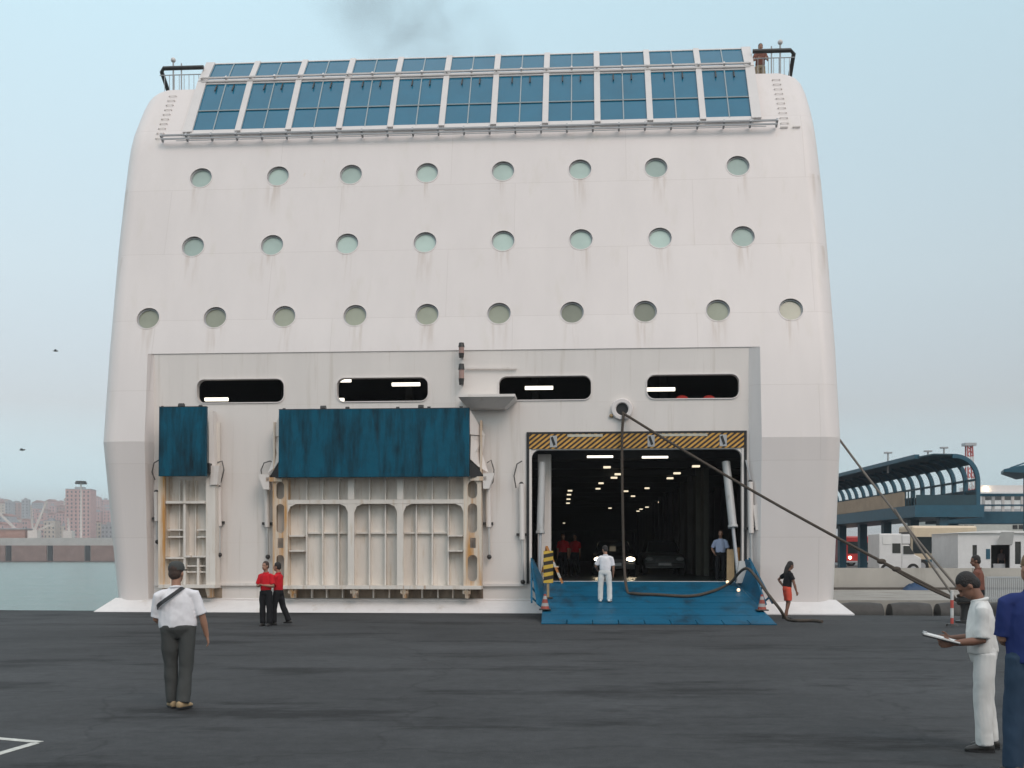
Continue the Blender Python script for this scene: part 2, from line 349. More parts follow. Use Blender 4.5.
def block(px, base_y, Y, wpx, hpx, kind, label=None, cat='building', name='apartment_building', group=None, pitched=False):
    p = A(px, base_y, Y); wm = wpx*Y/F; hm = hpx*Y/F
    z0 = min(p.z, hill_z(p.x, Y)) if Y > 1000 else 0
    top = 1.8 + (HZ - base_y + hpx) * Y / F
    e = empty(name, (p.x, Y, z0-1), R.uniform(-.25,.25), label or f'hazy {kind} apartment block in the far city beyond the breakwater', cat, group or f'{kind} blocks of the far city')
    h = top - z0 + 1; d = wm*.8
    MB().box(-wm/2, wm/2, -d/2, d/2, 0, h).build('wall', cols[kind], e)
    nf = max(2, int((hm)/4.2)); nc = max(2, int(wm/4.2))
    for f in range(nf):
        for c in range(nc):
            x = -wm/2 + (c+.5)*wm/nc; z = h - (f+.65)*hm/nf
            ow = bpy.data.objects.new('window', WME); COL.objects.link(ow); ow.parent = e; ow.location = (x, -d/2-.1, z)
    if pitched:
        MB().prism([(-wm/2-.4,-d/2-.4,h),(wm/2+.4,-d/2-.4,h),(0,-d/2-.4,h+wm*.22)], (0,d+.8,0)).build('roof', m_roofr, e)
    else:
        MB().box(-wm/2-.3, wm/2+.3, -d/2-.3, d/2+.3, h, h+.7).box(-wm*.2, wm*.15, -d*.2, d*.2, h+.7, h+3.2).build('roof', cols['grey'], e)
    return e
k = 0
for row, (Y, by, hm0) in enumerate(((1220,538,13),(1450,530,14),(1700,521,13),(1950,513,11))):
    x = -14 + row*3
    while x < 175:
        wpx = R.uniform(6, 14); kind = R.choice(['pink','pink','cream','grey','brown','pink'])
        block(x + wpx/2, by, Y + R.uniform(-50,50), wpx*.92, hm0 + R.uniform(-4,6), kind, pitched=R.random() < .35)
        x += wpx + R.uniform(-1, 2.5)
block(81, 540, 1180, 24, 50, 'pink', 'tall pink tower block behind the floodlight mast, highest on the far shore', 'tower', 'tower_block', group='landmark tower')
for gx, hh in ((10,36),(26,38)):
    block(gx, 538, 1600, 7, hh, 'grey', None)

# breakwater
bw = empty('breakwater', (0,0,0), 0, 'long concrete breakwater across the water with rust red lower panels', 'breakwater')
YB = 505
MB().box(-420, -90, YB, YB+9, -4, 1.8+17*YB/F).build('wall', M('pale concrete', (.42,.40,.38), .85, var=.15, scale=.2), bw)
xs_g = [A(x, 552, YB).x for x in (-73,-32,9,50.5,88,126,166,206,246,286)]
zt, zb = 1.8+9.5*YB/F, -1.0
for i in range(len(xs_g)-1):
    MB().box(xs_g[i]+1.6, xs_g[i+1]-1.6, YB-.8, YB-.02, zb, zt).build('panel', M('rust red panel', (.23,.15,.13), .85, var=.25, scale=.3), bw)
    MB().box(xs_g[i]-1.1, xs_g[i]+1.1, YB-.6, YB-.03, zb, zt).build('recess', m_dark, bw)
MB().box(-420, -90, YB-1.2, YB-.03, -2, -.9).build('footing', M('dark wet concrete', (.12,.09,.08), .7), bw)
p = A(10, 538, 520)
sh = empty('harbour_shed', (p.x, 520, 9), 0, 'low brown shed standing on the breakwater at the left edge', 'shed')
MB().box(-14, 9, -4, 4, 0, 5.0).build('wall', cols['brown'], sh); MB().box(-14.5, 9.5, -4.5, 4.5, 5.0, 5.6).build('roof', cols['grey'], sh)
m_crane = M('pale crane paint', (.62,.56,.52), .6)
def crane(px, base_y, tipx, tipy, Y, label, wpx=1.6):
    a, t = A(px, base_y, Y), A(tipx, tipy, Y); c = empty('harbour_crane', (a.x, Y, 9), 0, label, 'crane', 'cranes on the breakwater')
    w_ = wpx*Y/F; o = Vector((a.x, Y, 9)); tt = t - o
    MB().box(-2.2, 2.2, -2, 2, 0, 4.5).build('cabin', m_crane, c)
    mb = MB(); n = 9; r0 = Vector((0,0,4)); perp = Vector((-tt.z, 0, tt.x)).normalized() * w_*.5
    mb.bar(r0+perp, tt+perp*.4, .45); mb.bar(r0-perp, tt-perp*.4, .45)
    for i in range(n):
        s0 = perp*(1-.6*i/n); s1 = perp*(1-.6*(i+1)/n); u, v = r0.lerp(tt, i/n), r0.lerp(tt, (i+1)/n)
        mb.bar(u+s0, v-s1, .3); mb.bar(u-s0, v+s1, .3)
    mb.build('jib', m_crane, c)
    MB().bar(tt, tt - Vector((0,0,tt.z*.45)), .2).build('hoist_cable', m_grey, c)
crane(34, 540, 47, 501, 515, 'white harbour crane with a steep jib raised to the right')
crane(35, 540, 55, 523, 518, 'white harbour crane with a low jib reaching right', 1.5)
crane(18, 540, -2, 512, 520, 'white harbour crane with its jib leaning left out of view')
crane(33, 540, 31, 506, 540, 'white harbour crane with a nearly upright jib', 1.0)
crane(69, 541, 68, 518, 522, 'short white harbour crane left of the floodlight mast', 1.2)
p = A(81, 543, 512); fm = empty('floodlight_mast', (p.x, 512, 9), 0, 'tall thin floodlight mast with a dark lamp head in front of pink tower', 'light mast')
ht = 1.8 + (555-482)*512/F - 9
MB().cyl((0,0,0), (0,0,ht), .55, .3).build('pole', m_crane, fm)
hd = MB(); hd.cyl((0,0,ht-.3), (0,0,ht+.4), 2.4, 2.4, 16)
for i in range(8):
    a = i*PI/4; hd.box(2.2*math.cos(a)-.5, 2.2*math.cos(a)+.5, 2.2*math.sin(a)-.5, 2.2*math.sin(a)+.5, ht-1.0, ht-.3)
hd.build('lamp_head', m_grease, fm)

# gulls
m_gull = M('grey gull feathers', (.10,.10,.10), .8)
for (px, py, Y, lab) in ((55.5,351,110,'small dark bird in flight, the higher one left of the ship'), (22,450,95,'small dark bird in flight low over the far city')):
    p = A(px, py, Y); g = empty('bird', p, R.uniform(0,.6), lab, 'bird', 'birds in the sky')
    b_ = MB(); b_.loft([((-.28,0,0),(0,1,0),(0,0,1),.01,.01),((-.15,0,0),(0,1,0),(0,0,1),.05,.05),((.05,0,0),(0,1,0),(0,0,1),.08,.075),((.2,0,.01),(0,1,0),(0,0,1),.045,.045),((.3,0,.0),(0,1,0),(0,0,1),.008,.008)], 10)
    b_.build('body', m_gull, g, smooth=60)
    for s_ in (-1, 1):
        MB().prism([(.1,s_*.04,.02),(.16,s_*.3,.10),(.05,s_*.62,.05),(-.03,s_*.3,.08),(-.1,s_*.04,.02)], (0,0,.02)).build('wing', m_gull, g)

# ------------------------------------------------------------------ the ferry
ferry = empty('ferry', SO, PSI, 'big white car ferry moored stern to the quay with round portholes and open stern door', 'ferry')
def lerp_tab(t, z):
    for (a, va), (b, vb) in zip(t, t[1:]):
        if z <= b: return va + (vb-va)*max(0, (z-a))/(b-a)
    return t[-1][1]
YP = [(.4,-.12),(5.4,-.52),(8.26,-.03),(15.4,2.112),(15.9,2.285),(16.4,2.53),(18.42,3.83)]
XL = [(.4,-12.86),(5.4,-13.18),(8.3,-13.2),(12.7,-13.42),(15.4,-13.46),(16.6,-13.46),(17.6,-13.42),(18.0,-13.36),(18.2,-13.28),(18.34,-13.16),(18.42,-13.0)]
XR = [(.4,10.04),(5.4,10.16),(8.3,10.12),(13.2,10.1),(15.8,10.0),(17.2,9.94),(17.8,9.88),(18.1,9.8),(18.28,9.7),(18.36,9.6),(18.42,9.46)]
RC = .6
RXL, RXR = -11.73, 7.71
zs = sorted({.4,2,3.6,5.4,6.8,8.26,10,12,14,15.4,15.9,16.4,17.0,17.6,18.0,18.1,18.2,18.28,18.34,18.42})
ports = []
for row, (zz, n, pts) in enumerate(((9.49,10,[(148,318),(215,317),(284,316),(355,315),(427,313.5),(499,312.5),(572,312),(645,311),(718,310),(791,309.5)]),
        (12.02,8,[(193,246),(272,244.5),(347,243),(425,241.5),(503,240),(581,239),(660,238),(743,237)]),
        (14.56,8,[(201,177.5),(278,175),(351,173),(427,171.5),(503,169.5),(580,168),(656,167),(738,166)]))):
    for (px, py) in pts:
        q_ = S(px, py, -.03, .3, 8.26); ports.append((q_.x, zz, row))
def yprof(z): return lerp_tab(YP, z)
P2 = []; E2 = []
def addp(x, z): P2.append(Vector((x, z))); return len(P2)-1
lc = [addp(lerp_tab(XL, z)+RC, z) for z in zs]; rc = [addp(lerp_tab(XR, z)-RC, z) for z in zs]
E2 += list(zip(lc, lc[1:])) + list(zip(rc, rc[1:])) + [(lc[-1], rc[-1])]
iz = {z: i for i, z in enumerate(zs)}
REL = [(.4,RXL+.06),(5.4,RXL+.10),(8.26,RXL)]; RER = [(.4,RXR-.02),(5.4,RXR-.03),(8.26,RXR)]
rl = [addp(x, z) for z, x in REL]; rr = [addp(x, z) for z, x in RER]
E2 += list(zip(rl, rl[1:])) + list(zip(rr, rr[1:])) + [(rl[2], rr[2]), (lc[0], rl[0]), (rc[0], rr[0]), (lc[iz[5.4]], rl[1]), (rc[iz[5.4]], rr[1]), (lc[iz[8.26]], rl[2]), (rc[iz[8.26]], rr[2]), (lc[iz[15.4]], rc[iz[15.4]]), (lc[iz[15.9]], rc[iz[15.9]]), (lc[iz[16.4]], rc[iz[16.4]])]
PR = .375
for (x, z, row) in ports:
    c = [addp(x + PR*math.cos(2*PI*k/32), z + PR*math.sin(2*PI*k/32)) for k in range(32)]
    E2 += [(c[k], c[(k+1) % 32]) for k in range(32)]
vo, eo, fo, *_ = delaunay_2d_cdt(P2, E2, [], 0, 1e-5)
def inside(c):
    x, z = c
    if z < 8.26 and lerp_tab(REL, z) < x < lerp_tab(RER, z): return False
    if not (lerp_tab(XL, z)+RC-1e-4 < x < lerp_tab(XR, z)-RC+1e-4): return False
    return all((x-a)**2 + (z-b)**2 > (PR*.995)**2 for a, b, _ in ports)
hb = MB()
hb.add([(p.x, yprof(p.y), p.y) for p in vo], [f for f in fo if inside(sum((vo[i] for i in f), Vector((0,0)))/3)])
NC = 14
for side, tab in ((-1, XL), (1, XR)):
    vs = []
    for z in zs:
        xe = lerp_tab(tab, z); y0 = yprof(z); cx = xe - side*RC
        for k in range(NC+1):
            a = PI/2*k/NC; vs.append((cx + side*RC*math.sin(a), y0 + RC*(1-math.cos(a)), z))
        vs.append((xe, 60, z)); vs.append((xe*.97, 110, z))
    n = NC+3
    hb.add(vs, [(j*n+i, j*n+i+1, (j+1)*n+i+1, (j+1)*n+i) for j in range(len(zs)-1) for i in range(n-1)])
    # underwater continuation of the quarter
    vs2 = []
    for z in (.4, -4.0):
        xe = lerp_tab(tab, .4); y0 = -.12; cx = xe - side*RC
        for k in range(NC+1):
            a = PI/2*k/NC; vs2.append((cx + side*RC*math.sin(a), y0 + RC*(1-math.cos(a)), z))
        vs2.append((xe, 60, z)); vs2.append((xe*.97, 110, z))
    hb.add(vs2, [(i, i+1, n+i+1, n+i) for i in range(n-1)])
    # recess side wall, slightly splayed
    tabE = REL if side < 0 else RER; ix = RXL+.2 if side < 0 else RXR-.34
    hb.add([(x, yprof(z), z) for z, x in tabE] + [(ix, .0, z) for z in (.4,5.4,8.26)], [(0,1,4,3),(1,2,5,4)])
hb.add([(RXL, yprof(8.26), 8.26),(RXR, yprof(8.26), 8.26),(RXR-.34,0,8.26),(RXL+.2,0,8.26)], [(0,1,2,3)])
hb.add([(lerp_tab(XL,.4)+RC,-.12,-4),(lerp_tab(XR,.4)-RC,-.12,-4),(lerp_tab(XR,.4)-RC,-.12,.4),(lerp_tab(XL,.4)+RC,-.12,.4)], [(0,1,2,3)])
hull = hb.build('hull', m_hull, ferry, smooth=7.8)
# decks on top
MB().box(-12.6, 9.2, 3.84, 100, 18.34, 18.39).build('sun_deck', m_grey, ferry)
ss = MB(); ss.box(-8, 5, 30, 90, 18.5, 24); ss.build('superstructure', m_hull, ferry)
fn = MB(); fn.hexa([(-4,58,24),(1,58,24),(1,70,24),(-4,70,24),(-3.5,61,29),(.5,61,29),(.5,70,29),(-3.5,70,29)]); fn.build('funnel', m_blue, ferry, bevel=.3)

# portholes
for (x, z, row) in ports:
    y = yprof(z); nrm = Vector((0,-1,.3)).normalized(); dn = -nrm
    c = Vector((x, y, z))
    fr = MB()
    vs = []; nn = 32
    for dd in (0, .24):
        vs += [(x + PR*math.cos(2*PI*k/nn) + dn.x*dd, y + .3*PR*math.sin(2*PI*k/nn) + dn.y*dd, z + PR*math.sin(2*PI*k/nn) + dn.z*dd) for k in range(nn)]
    fr.add(vs, [(k, (k+1) % nn, nn+(k+1) % nn, nn+k) for k in range(nn)])
    po = fr.build('porthole', m_hull, ferry, smooth=40)
    MB().ring(c + nrm*.002, PR*.995, PR+.03, .008, nrm).build('rim', m_hull, po, smooth=40)
    MB().disc(c + dn*.10, PR-.002, nrm, 32).build('glass', m_glassP2 if row == 0 else m_glassP, po)
    MB().ring(c + dn*.095, PR-.04, PR-.004, .03, nrm).build('gasket', m_grey, po)

# sloping lounge glazing: lower tier then the skylights
NWN = 11
yb, zb_ = 2.38, 16.25; yt, zt_ = 3.85, 18.62; yu, zu = 4.75, 19.70
x0b, x1b = -11.30, 7.98
px_ = lambda i: x0b + (x1b - x0b)*i/NWN
def plane_pt(x, t, tier, off=0):
    a, b = (Vector((0,yb,zb_)), Vector((0,yt,zt_))) if tier == 0 else (Vector((0,yt,zt_)), Vector((0,yu,zu)))
    d = (b-a); n = Vector((0,-d.z,d.y)).normalized(); p = a + d*t + n*off; return Vector((x, p.y, p.z))
for i in range(NWN):
    xa, xb = px_(i)+.10, px_(i+1)-.10
    wdw = MB(); wdw.hexa([plane_pt(xa,.045,0,0), plane_pt(xb,.045,0,0), plane_pt(xb,.955,0,0), plane_pt(xa,.955,0,0), plane_pt(xa,.045,0,.03), plane_pt(xb,.045,0,.03), plane_pt(xb,.955,0,.03), plane_pt(xa,.955,0,.03)])
    wo = wdw.build('lounge_window', m_glassL, ferry)
    mu = MB(); xm = (xa+xb)/2
    mu.bar(plane_pt(xm,.03,0,.045), plane_pt(xm,.97,0,.045), .035, .03); mu.bar(plane_pt(xa,.42,0,.05), plane_pt(xb,.42,0,.05), .055, .04)
    mu.build('mullion', M('thin mullion', (.30,.36,.38), .5) if i == 0 else bpy.data.materials['thin mullion'], wo)
    for fx in (.3, .7):
        xx = xa + (xb-xa)*fx; MB().bar(plane_pt(xx, .93, 0, .05), plane_pt(xx, .80, 0, .09), .04).build('bracket', m_grease, wo)
    sk = MB(); sk.hexa([plane_pt(xa,.12,1,0), plane_pt(xb,.12,1,0), plane_pt(xb,.95,1,0), plane_pt(xa,.95,1,0), plane_pt(xa,.12,1,.03), plane_pt(xb,.12,1,.03), plane_pt(xb,.95,1,.03), plane_pt(xa,.95,1,.03)])
    so = sk.build('skylight', m_glassL, ferry)
    mu = MB(); mu.bar(plane_pt(xm,.12,1,.045), plane_pt(xm,.95,1,.045), .035, .03); mu.build('mullion', bpy.data.materials['thin mullion'], so)
for i in range(NWN+1):
    x = px_(i); w_ = .10 if 0 < i < NWN else .16
    MB().hexa([plane_pt(x-w_,0,0,-.12), plane_pt(x+w_,0,0,-.12), plane_pt(x+w_,1,0,-.12), plane_pt(x-w_,1,0,-.12), plane_pt(x-w_,0,0,.10), plane_pt(x+w_,0,0,.10), plane_pt(x+w_,1,0,.10), plane_pt(x-w_,1,0,.10)]).hexa(
        [plane_pt(x-w_,0,1,-.12), plane_pt(x+w_,0,1,-.12), plane_pt(x+w_,1,1,-.12), plane_pt(x-w_,1,1,-.12), plane_pt(x-w_,0.02,1,.10), plane_pt(x+w_,.02,1,.10), plane_pt(x+w_,1,1,.10), plane_pt(x-w_,1,1,.10)]).build('window_post', m_frame, ferry)
for tier, t0, t1 in ((0,-.03,.045),(0,.955,1.0),(1,0.0,.12),(1,.95,1.0)):
    tr = MB()
    for i in range(NWN):
        xa, xb = px_(i)+.10, px_(i+1)-.10
        tr.hexa([plane_pt(xa,t0,tier,-.1), plane_pt(xb,t0,tier,-.1), plane_pt(xb,t1,tier,-.1), plane_pt(xa,t1,tier,-.1), plane_pt(xa,t0,tier,.06), plane_pt(xb,t0,tier,.06), plane_pt(xb,t1,tier,.06), plane_pt(xa,t1,tier,.06)])
    tr.build('window_transom', m_frame, ferry)
# lounge side walls and roof behind the glass
lw = MB(); lw.prism([(x0b-.16, yb+.05, 16.4),(x0b-.16, yu, zu-.05),(x0b-.16, 30, zu-.05),(x0b-.16, 30, 16.4)], (.1,0,0)).prism([(x1b+.06, yb+.05, 16.4),(x1b+.06, yu, zu-.05),(x1b+.06, 30, zu-.05),(x1b+.06, 30, 16.4)], (.1,0,0)).box(x0b-.06, x1b+.06, yu+.02, 30, zu-.12, zu-.05)
lw.build('lounge_wall', m_hull, ferry)
# service rails along the sill and along the break of the glazing
def service_rail(xa, xb, t, tier, out, name='service_rail'):
    s_ = MB(); a, b = plane_pt(xa,t,tier,out), plane_pt(xb,t,tier,out)
    s_.bar(a, b, .07, .05); s_.bar(a + Vector((0,0,-.12)), b + Vector((0,0,-.12)), .05, .05)
    n = int((xb-xa)/.85)
    for k in range(n+1):
        x = xa + (xb-xa)*k/n; s_.bar(plane_pt(x,t,tier,-.02), plane_pt(x,t,tier,out+.04), .06, .12)
    return s_.build(name, m_grey if tier == 0 else m_frame, ferry)
service_rail(-12.1, 8.6, -.12, 0, .22); service_rail(x0b, x1b, .03, 1, .18)
# seam lines of the plating
sm = MB(); z = 16.02; y = yprof(z)
sm.box(-11.7, 8.3, y-.012, y+.02, z-.02, z+.01); sm.build('plate_seam', m_grey, ferry)
# railings at both top corners, with fine stanchions
def top_rail(xa, xb, xend):
    zt = 18.39; y0 = 4.1
    pts = [(xa, y0+.2, zt+.98), (xb, y0+.2, zt+.98), (xb, y0+3.5, zt+.98)]
    rl_ = MB(); sgn = 1 if xb > xa else -1
    rl_.tube([(xa, y0+.1, zt+.98), (xb-sgn*.15, y0+.1, zt+.98), (xb, y0+.3, zt+.95), (xb+sgn*.02, y0+1.6, zt+.1)], .075, 10)
    rl_.build('handrail', m_grease, ferry, smooth=40)
    f = MB(); n = int(abs(xb-xa)/.17)
    for k in range(n):
        x = xa + (xb-xa)*k/n; f.cyl((x,y0+.12,zt),(x,y0+.12,zt+.72),.012,.012,5)
    f.cyl((xa,y0+.12,zt+.74),(xb,y0+.12,zt+.74),.018,.018,6); f.cyl((xb-sgn*.5, y0+.12, zt), (xb-sgn*.5, y0+.12, zt+1.25), .03, .03, 6); f.cyl((xb-sgn*.8, y0+.12, zt), (xb-sgn*.8, y0+.12, zt+1.15), .025, .025, 6)
    f.build('balustrade', m_grey, ferry)
    lamp = MB(); lamp.ell((xb-sgn*.5, y0+.12, zt+1.28), .09); lamp.build('deck_light', m_frame, ferry)
top_rail(-11.4, -13.02, 0); top_rail(8.15, 9.6, 0)
# ladder rungs on the upper corners
def rungs(pts, w_):
    r_ = MB()
    for (x, z) in pts:
        y = yprof(z) - .05; r_.bar((x-w_/2, y, z), (x+w_/2, y, z), .018); r_.bar((x-w_/2, y, z), (x-w_/2, y+.06, z), .03); r_.bar((x+w_/2, y, z), (x+w_/2, y+.06, z), .03)
    return r_
rungs([(8.85 + .006*k, 18.1 - .22*k) for k in range(10)], .24).build('ladder_rung', m_bulk, ferry)
rungs([(-12.3, 18.1 - .22*k) for k in range(10)], .24).build('ladder_rung', m_bulk, ferry)
for q_ in range(2): MB().bar((8.75+.4*q_, yprof(15.95)-.05, 15.95), (9.0+.4*q_, yprof(15.95)-.05, 15.95), .04).build('step', m_bulk, ferry)

# stern bulkhead inside the recess, with the slots and the door cut out
def rrect(x0, x1, z0, z1, r, n=6, bottom=True):
    pts = []
    for cx, cz, a0, rr in ((x1-r, z1-r, 0, r), (x0+r, z1-r, 90, r), (x0+r, z0+r, 180, r if bottom else 0), (x1-r, z0+r, 270, r if bottom else 0)):
        if rr == 0:
            pts.append((x0 if a0 == 180 else x1, z0)); continue
        for k in range(n+1):
            a = rad(a0 + 90*k/n); pts.append((cx + r*math.cos(a), cz + r*math.sin(a)))
    return pts
slots = []
for (ax, ay, bx_, by_) in ((197,380,284,402),(337,378,428,401),(499,376.5,591,400),(647,375.5,739,398.5)):
    a, b = S(ax, ay), S(bx_, by_); slots.append((a.x, b.x, 6.68, 7.42))
DX0, DX1, DZ0, DZ1 = .62, 7.15, .98, 5.10
holes = [rrect(a, b, c, d, .24) for a, b, c, d in slots] + [rrect(DX0, DX1, DZ0, DZ1, .25, bottom=False)]
outer = [(RXL+.2,.3),(RXR-.34,.3),(RXR-.34,8.26),(RXL+.2,8.26)]
P2 = []; E2 = []
for loop in [outer] + holes:
    ii = [addp(x, z) for x, z in loop]; E2 += [(ii[k], ii[(k+1) % len(ii)]) for k in range(len(ii))]
vo, eo, fo, *_ = delaunay_2d_cdt(P2, E2, [], 0, 1e-5)
def inpoly(x, z, poly):
    c = False
    for (x1, z1), (x2, z2) in zip(poly, poly[1:] + poly[:1]):
        if (z1 > z) != (z2 > z) and x < (x2-x1)*(z-z1)/(z2-z1)+x1: c = not c
    return c
bk = MB(); keep = []
for f in fo:
    c = sum((vo[i] for i in f), Vector((0,0)))/3
    if not any(inpoly(c.x, c.y, h) for h in holes): keep.append(f)
bk.add([(p.x, 0, p.y) for p in vo], keep)
for h in holes:
    n = len(h); bk.add([(x, 0, z) for x, z in h] + [(x, .22, z) for x, z in h], [(k, (k+1) % n, n+(k+1) % n, n+k) for k in range(n)])
bk.build('stern_bulkhead', m_bulk, ferry)
# slot rims
for (a, b, c, d) in slots:
    o_, i_ = rrect(a-.03, b+.03, c-.03, d+.03, .27), rrect(a, b, c, d, .24); n = len(o_)
    r_ = MB(); r_.add([(x,0,z) for x,z in o_]+[(x,-.035,z) for x,z in o_]+[(x,-.035,z) for x,z in i_]+[(x,0,z) for x,z in i_], [(j*n+k, j*n+(k+1) % n, (j+1)*n+(k+1) % n, (j+1)*n+k) for j in range(3) for k in range(n)])
    r_.build('opening_rim', m_hull, ferry, smooth=40)

# mooring deck behind the slots
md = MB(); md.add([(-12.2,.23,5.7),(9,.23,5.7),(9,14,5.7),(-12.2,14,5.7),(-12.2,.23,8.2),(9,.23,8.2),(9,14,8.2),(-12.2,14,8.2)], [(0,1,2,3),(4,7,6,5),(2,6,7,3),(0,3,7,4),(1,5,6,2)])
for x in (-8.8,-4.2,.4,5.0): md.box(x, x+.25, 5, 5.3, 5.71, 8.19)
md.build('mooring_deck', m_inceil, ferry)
for (xa, xb, y_, yl, lab) in ((205,228,399.5,2.5,0),(336,351,380.5,2.2,0),(337,344,400,1.2,0),(392,420,384.5,3,0),(525,553,388,3,0),(646,675,389.5,2.4,0)):
    a, b = S(xa, y_, yl), S(xb, y_, yl); MB().box(a.x, b.x, yl-.05, yl+.05, a.z-.055, a.z+.055).build('strip_glow', m_lamp, ferry)  # low bars glow in place of lamp reflections; the others are lamps
m_red = M('red cloth', (.50,.03,.02), .8)
for (x, y_) in ((682,397.5),(709,397.5)):
    a = S(x, y_, .6); b_ = MB(); b_.ell((a.x, .62, a.z-.12), (.24,.14,.2)); b_.ell((a.x+.16, .66, a.z-.16), (.16,.12,.14))
    tag(b_.build('life_jacket', m_red), None)
    o = bpy.data.objects[b_ and COL.objects[-1].name]; o.parent = ferry

# car deck
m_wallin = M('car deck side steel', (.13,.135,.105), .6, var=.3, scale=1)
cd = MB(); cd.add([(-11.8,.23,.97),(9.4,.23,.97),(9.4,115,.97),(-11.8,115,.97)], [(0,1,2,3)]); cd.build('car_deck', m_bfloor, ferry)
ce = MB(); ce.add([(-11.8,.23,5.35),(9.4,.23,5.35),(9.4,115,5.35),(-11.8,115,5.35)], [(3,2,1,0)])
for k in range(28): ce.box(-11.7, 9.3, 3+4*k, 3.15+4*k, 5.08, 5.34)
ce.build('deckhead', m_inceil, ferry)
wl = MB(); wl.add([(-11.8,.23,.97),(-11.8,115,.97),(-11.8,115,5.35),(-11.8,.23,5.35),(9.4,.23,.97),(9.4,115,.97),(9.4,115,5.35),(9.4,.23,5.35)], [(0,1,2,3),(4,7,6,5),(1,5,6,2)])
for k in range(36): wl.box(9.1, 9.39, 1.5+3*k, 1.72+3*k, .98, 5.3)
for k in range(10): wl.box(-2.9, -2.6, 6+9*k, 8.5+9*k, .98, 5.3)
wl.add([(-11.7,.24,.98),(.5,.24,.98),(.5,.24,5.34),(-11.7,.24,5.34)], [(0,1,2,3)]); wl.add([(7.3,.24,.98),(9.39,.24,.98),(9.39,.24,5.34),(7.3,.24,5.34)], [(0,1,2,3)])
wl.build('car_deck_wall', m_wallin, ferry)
# centre casing and inner right longitudinal wall
cs = MB(); cs.box(7.0, 7.2, 9, 60, .98, 5.3)
for k in range(14): cs.box(6.8, 7.0, 10+3.4*k, 10.2+3.4*k, .98, 5.3)
cs.build('casing', m_wallin, ferry)
for (px, py, wd) in ((600,457,.85),(655,457.5,.85)):
    a = toship(G(px, py, 5.02)); MB().box(a.x-wd/2, a.x+wd/2, a.y-.07, a.y+.07, 5.0, 5.06).build('strip_glow', m_lamp, ferry)
for (px, py) in ((607,467),(618,474),(614,477.5),(598,488.5),(696,466),(677,473),(670,478),(647,488),(660,502),(671,497.5),(647,507),(570,490.5),(569,494.5),(568.5,499),(568,503),(626,491),(633,496),(638,511),(641,509),(601,483),(564,523),(610,508)):
    a = toship(G(px, py, 5.0)); s_ = .13 if py < 480 else .11
    MB().box(a.x-s_, a.x+s_, a.y-s_, a.y+s_, 4.96, 5.02).build('deck_lamp', m_spot, ferry)
# white pillar and inner cylinders by the door
MB().box(.78, 1.20, .9, 1.5, .98, 5.05).build('door_pillar', m_bulk, ferry)
def ram(a, b, f, r=.13, name='hydraulic_ram', base=m_chrome):
    a, b = Vector(a), Vector(b); mid = a.lerp(b, f)
    c = MB(); c.cyl(a, mid, r, r, 14); c.cyl(mid, mid + (b-a).normalized()*.08, r*1.2, r*1.2, 14)
    o = c.build(name, base, ferry, smooth=40)
    MB().cyl(mid, b, r*.42, r*.42, 10).build('rod', m_grey, o, smooth=40); MB().ell(b, r*.7).build('pivot', m_grease, o, smooth=40)
ram((.93,.45,4.75), (.86,.0,1.1), .60, .12)
a, b = S(726,462,.5), S(743,582,-1.0); ram((a.x,.5,a.z), (b.x-.05,-.4,b.z+.1), .55, .13)
# header: black frame, striped band, small plates
fr = MB()
fr.box(.46,.54,-.05,-.003,.9,5.66); fr.box(7.22,7.30,-.05,-.003,.9,5.66); fr.box(.54,7.22,-.05,-.003,5.60,5.66); fr.build('door_frame', m_dark, ferry)
MB().box(.545,7.215,-.04,-.003,5.13,5.597).build('header_band', m_yb, ferry)
for u in (.545, 7.15): MB().box(u,u+.065,-.03,-.003,.98,5.128).build('door_trim', m_bulk, ferry)
for (px, py) in ((553.5,441),(651,440),(723,440)):
    a = S(px, py); pl = MB(); pl.box(a.x-.11, a.x+.11, -.055, -.041, 5.18, 5.54); po = pl.build('number_plate', m_grey, ferry)
    st = MB(); st.hexa([(a.x-.09,-.062,5.48),(a.x-.02,-.062,5.52),(a.x+.07,-.062,5.26),(a.x+.0,-.062,5.22),(a.x-.09,-.0555,5.48),(a.x-.02,-.0555,5.52),(a.x+.07,-.0555,5.26),(a.x+.0,-.0555,5.22)]); st.build('arrow_mark', m_dark, po)
m_strip = M('scuffed pale strip',(.48,.46,.38),.6,var=.2,scale=6)
for px, hw in ((585,.55),(683,.75)): a = S(px,437); MB().box(a.x-hw,a.x+hw,-.05,-.041,5.50,5.58).build('pale_strip', m_strip, ferry)

# white stern ledge at quay height
pf = MB(); zi, zo = .42, .015
pf.hexa([(-13.2,-.70,-.25),(10.42,-.70,-.25),(10.02,.0,-.25),(-12.8,.0,-.25),(-13.2,-.70,zo),(10.42,-.70,zo),(10.02,.0,zi),(-12.8,.0,zi)])
pf.build('stern_ledge', m_plat, ferry)
MB().box(-13.2, 10.42, -.72, -.702, -.8, zo-.05).box(-12.9,10.2,-.70,.0,-.8,-.26).build('ledge_skirt', M('dark blue paint',(.03,.06,.16),.5), ferry)
# sill ledge along the foot of the bulkhead
MB().box(RXL+.25, .44, -.10, -.003, .82, .90).build('sill', m_bulk, ferry); MB().box(7.32, RXR-.36, -.1, -.003, .82, .9).build('sill', m_bulk, ferry)

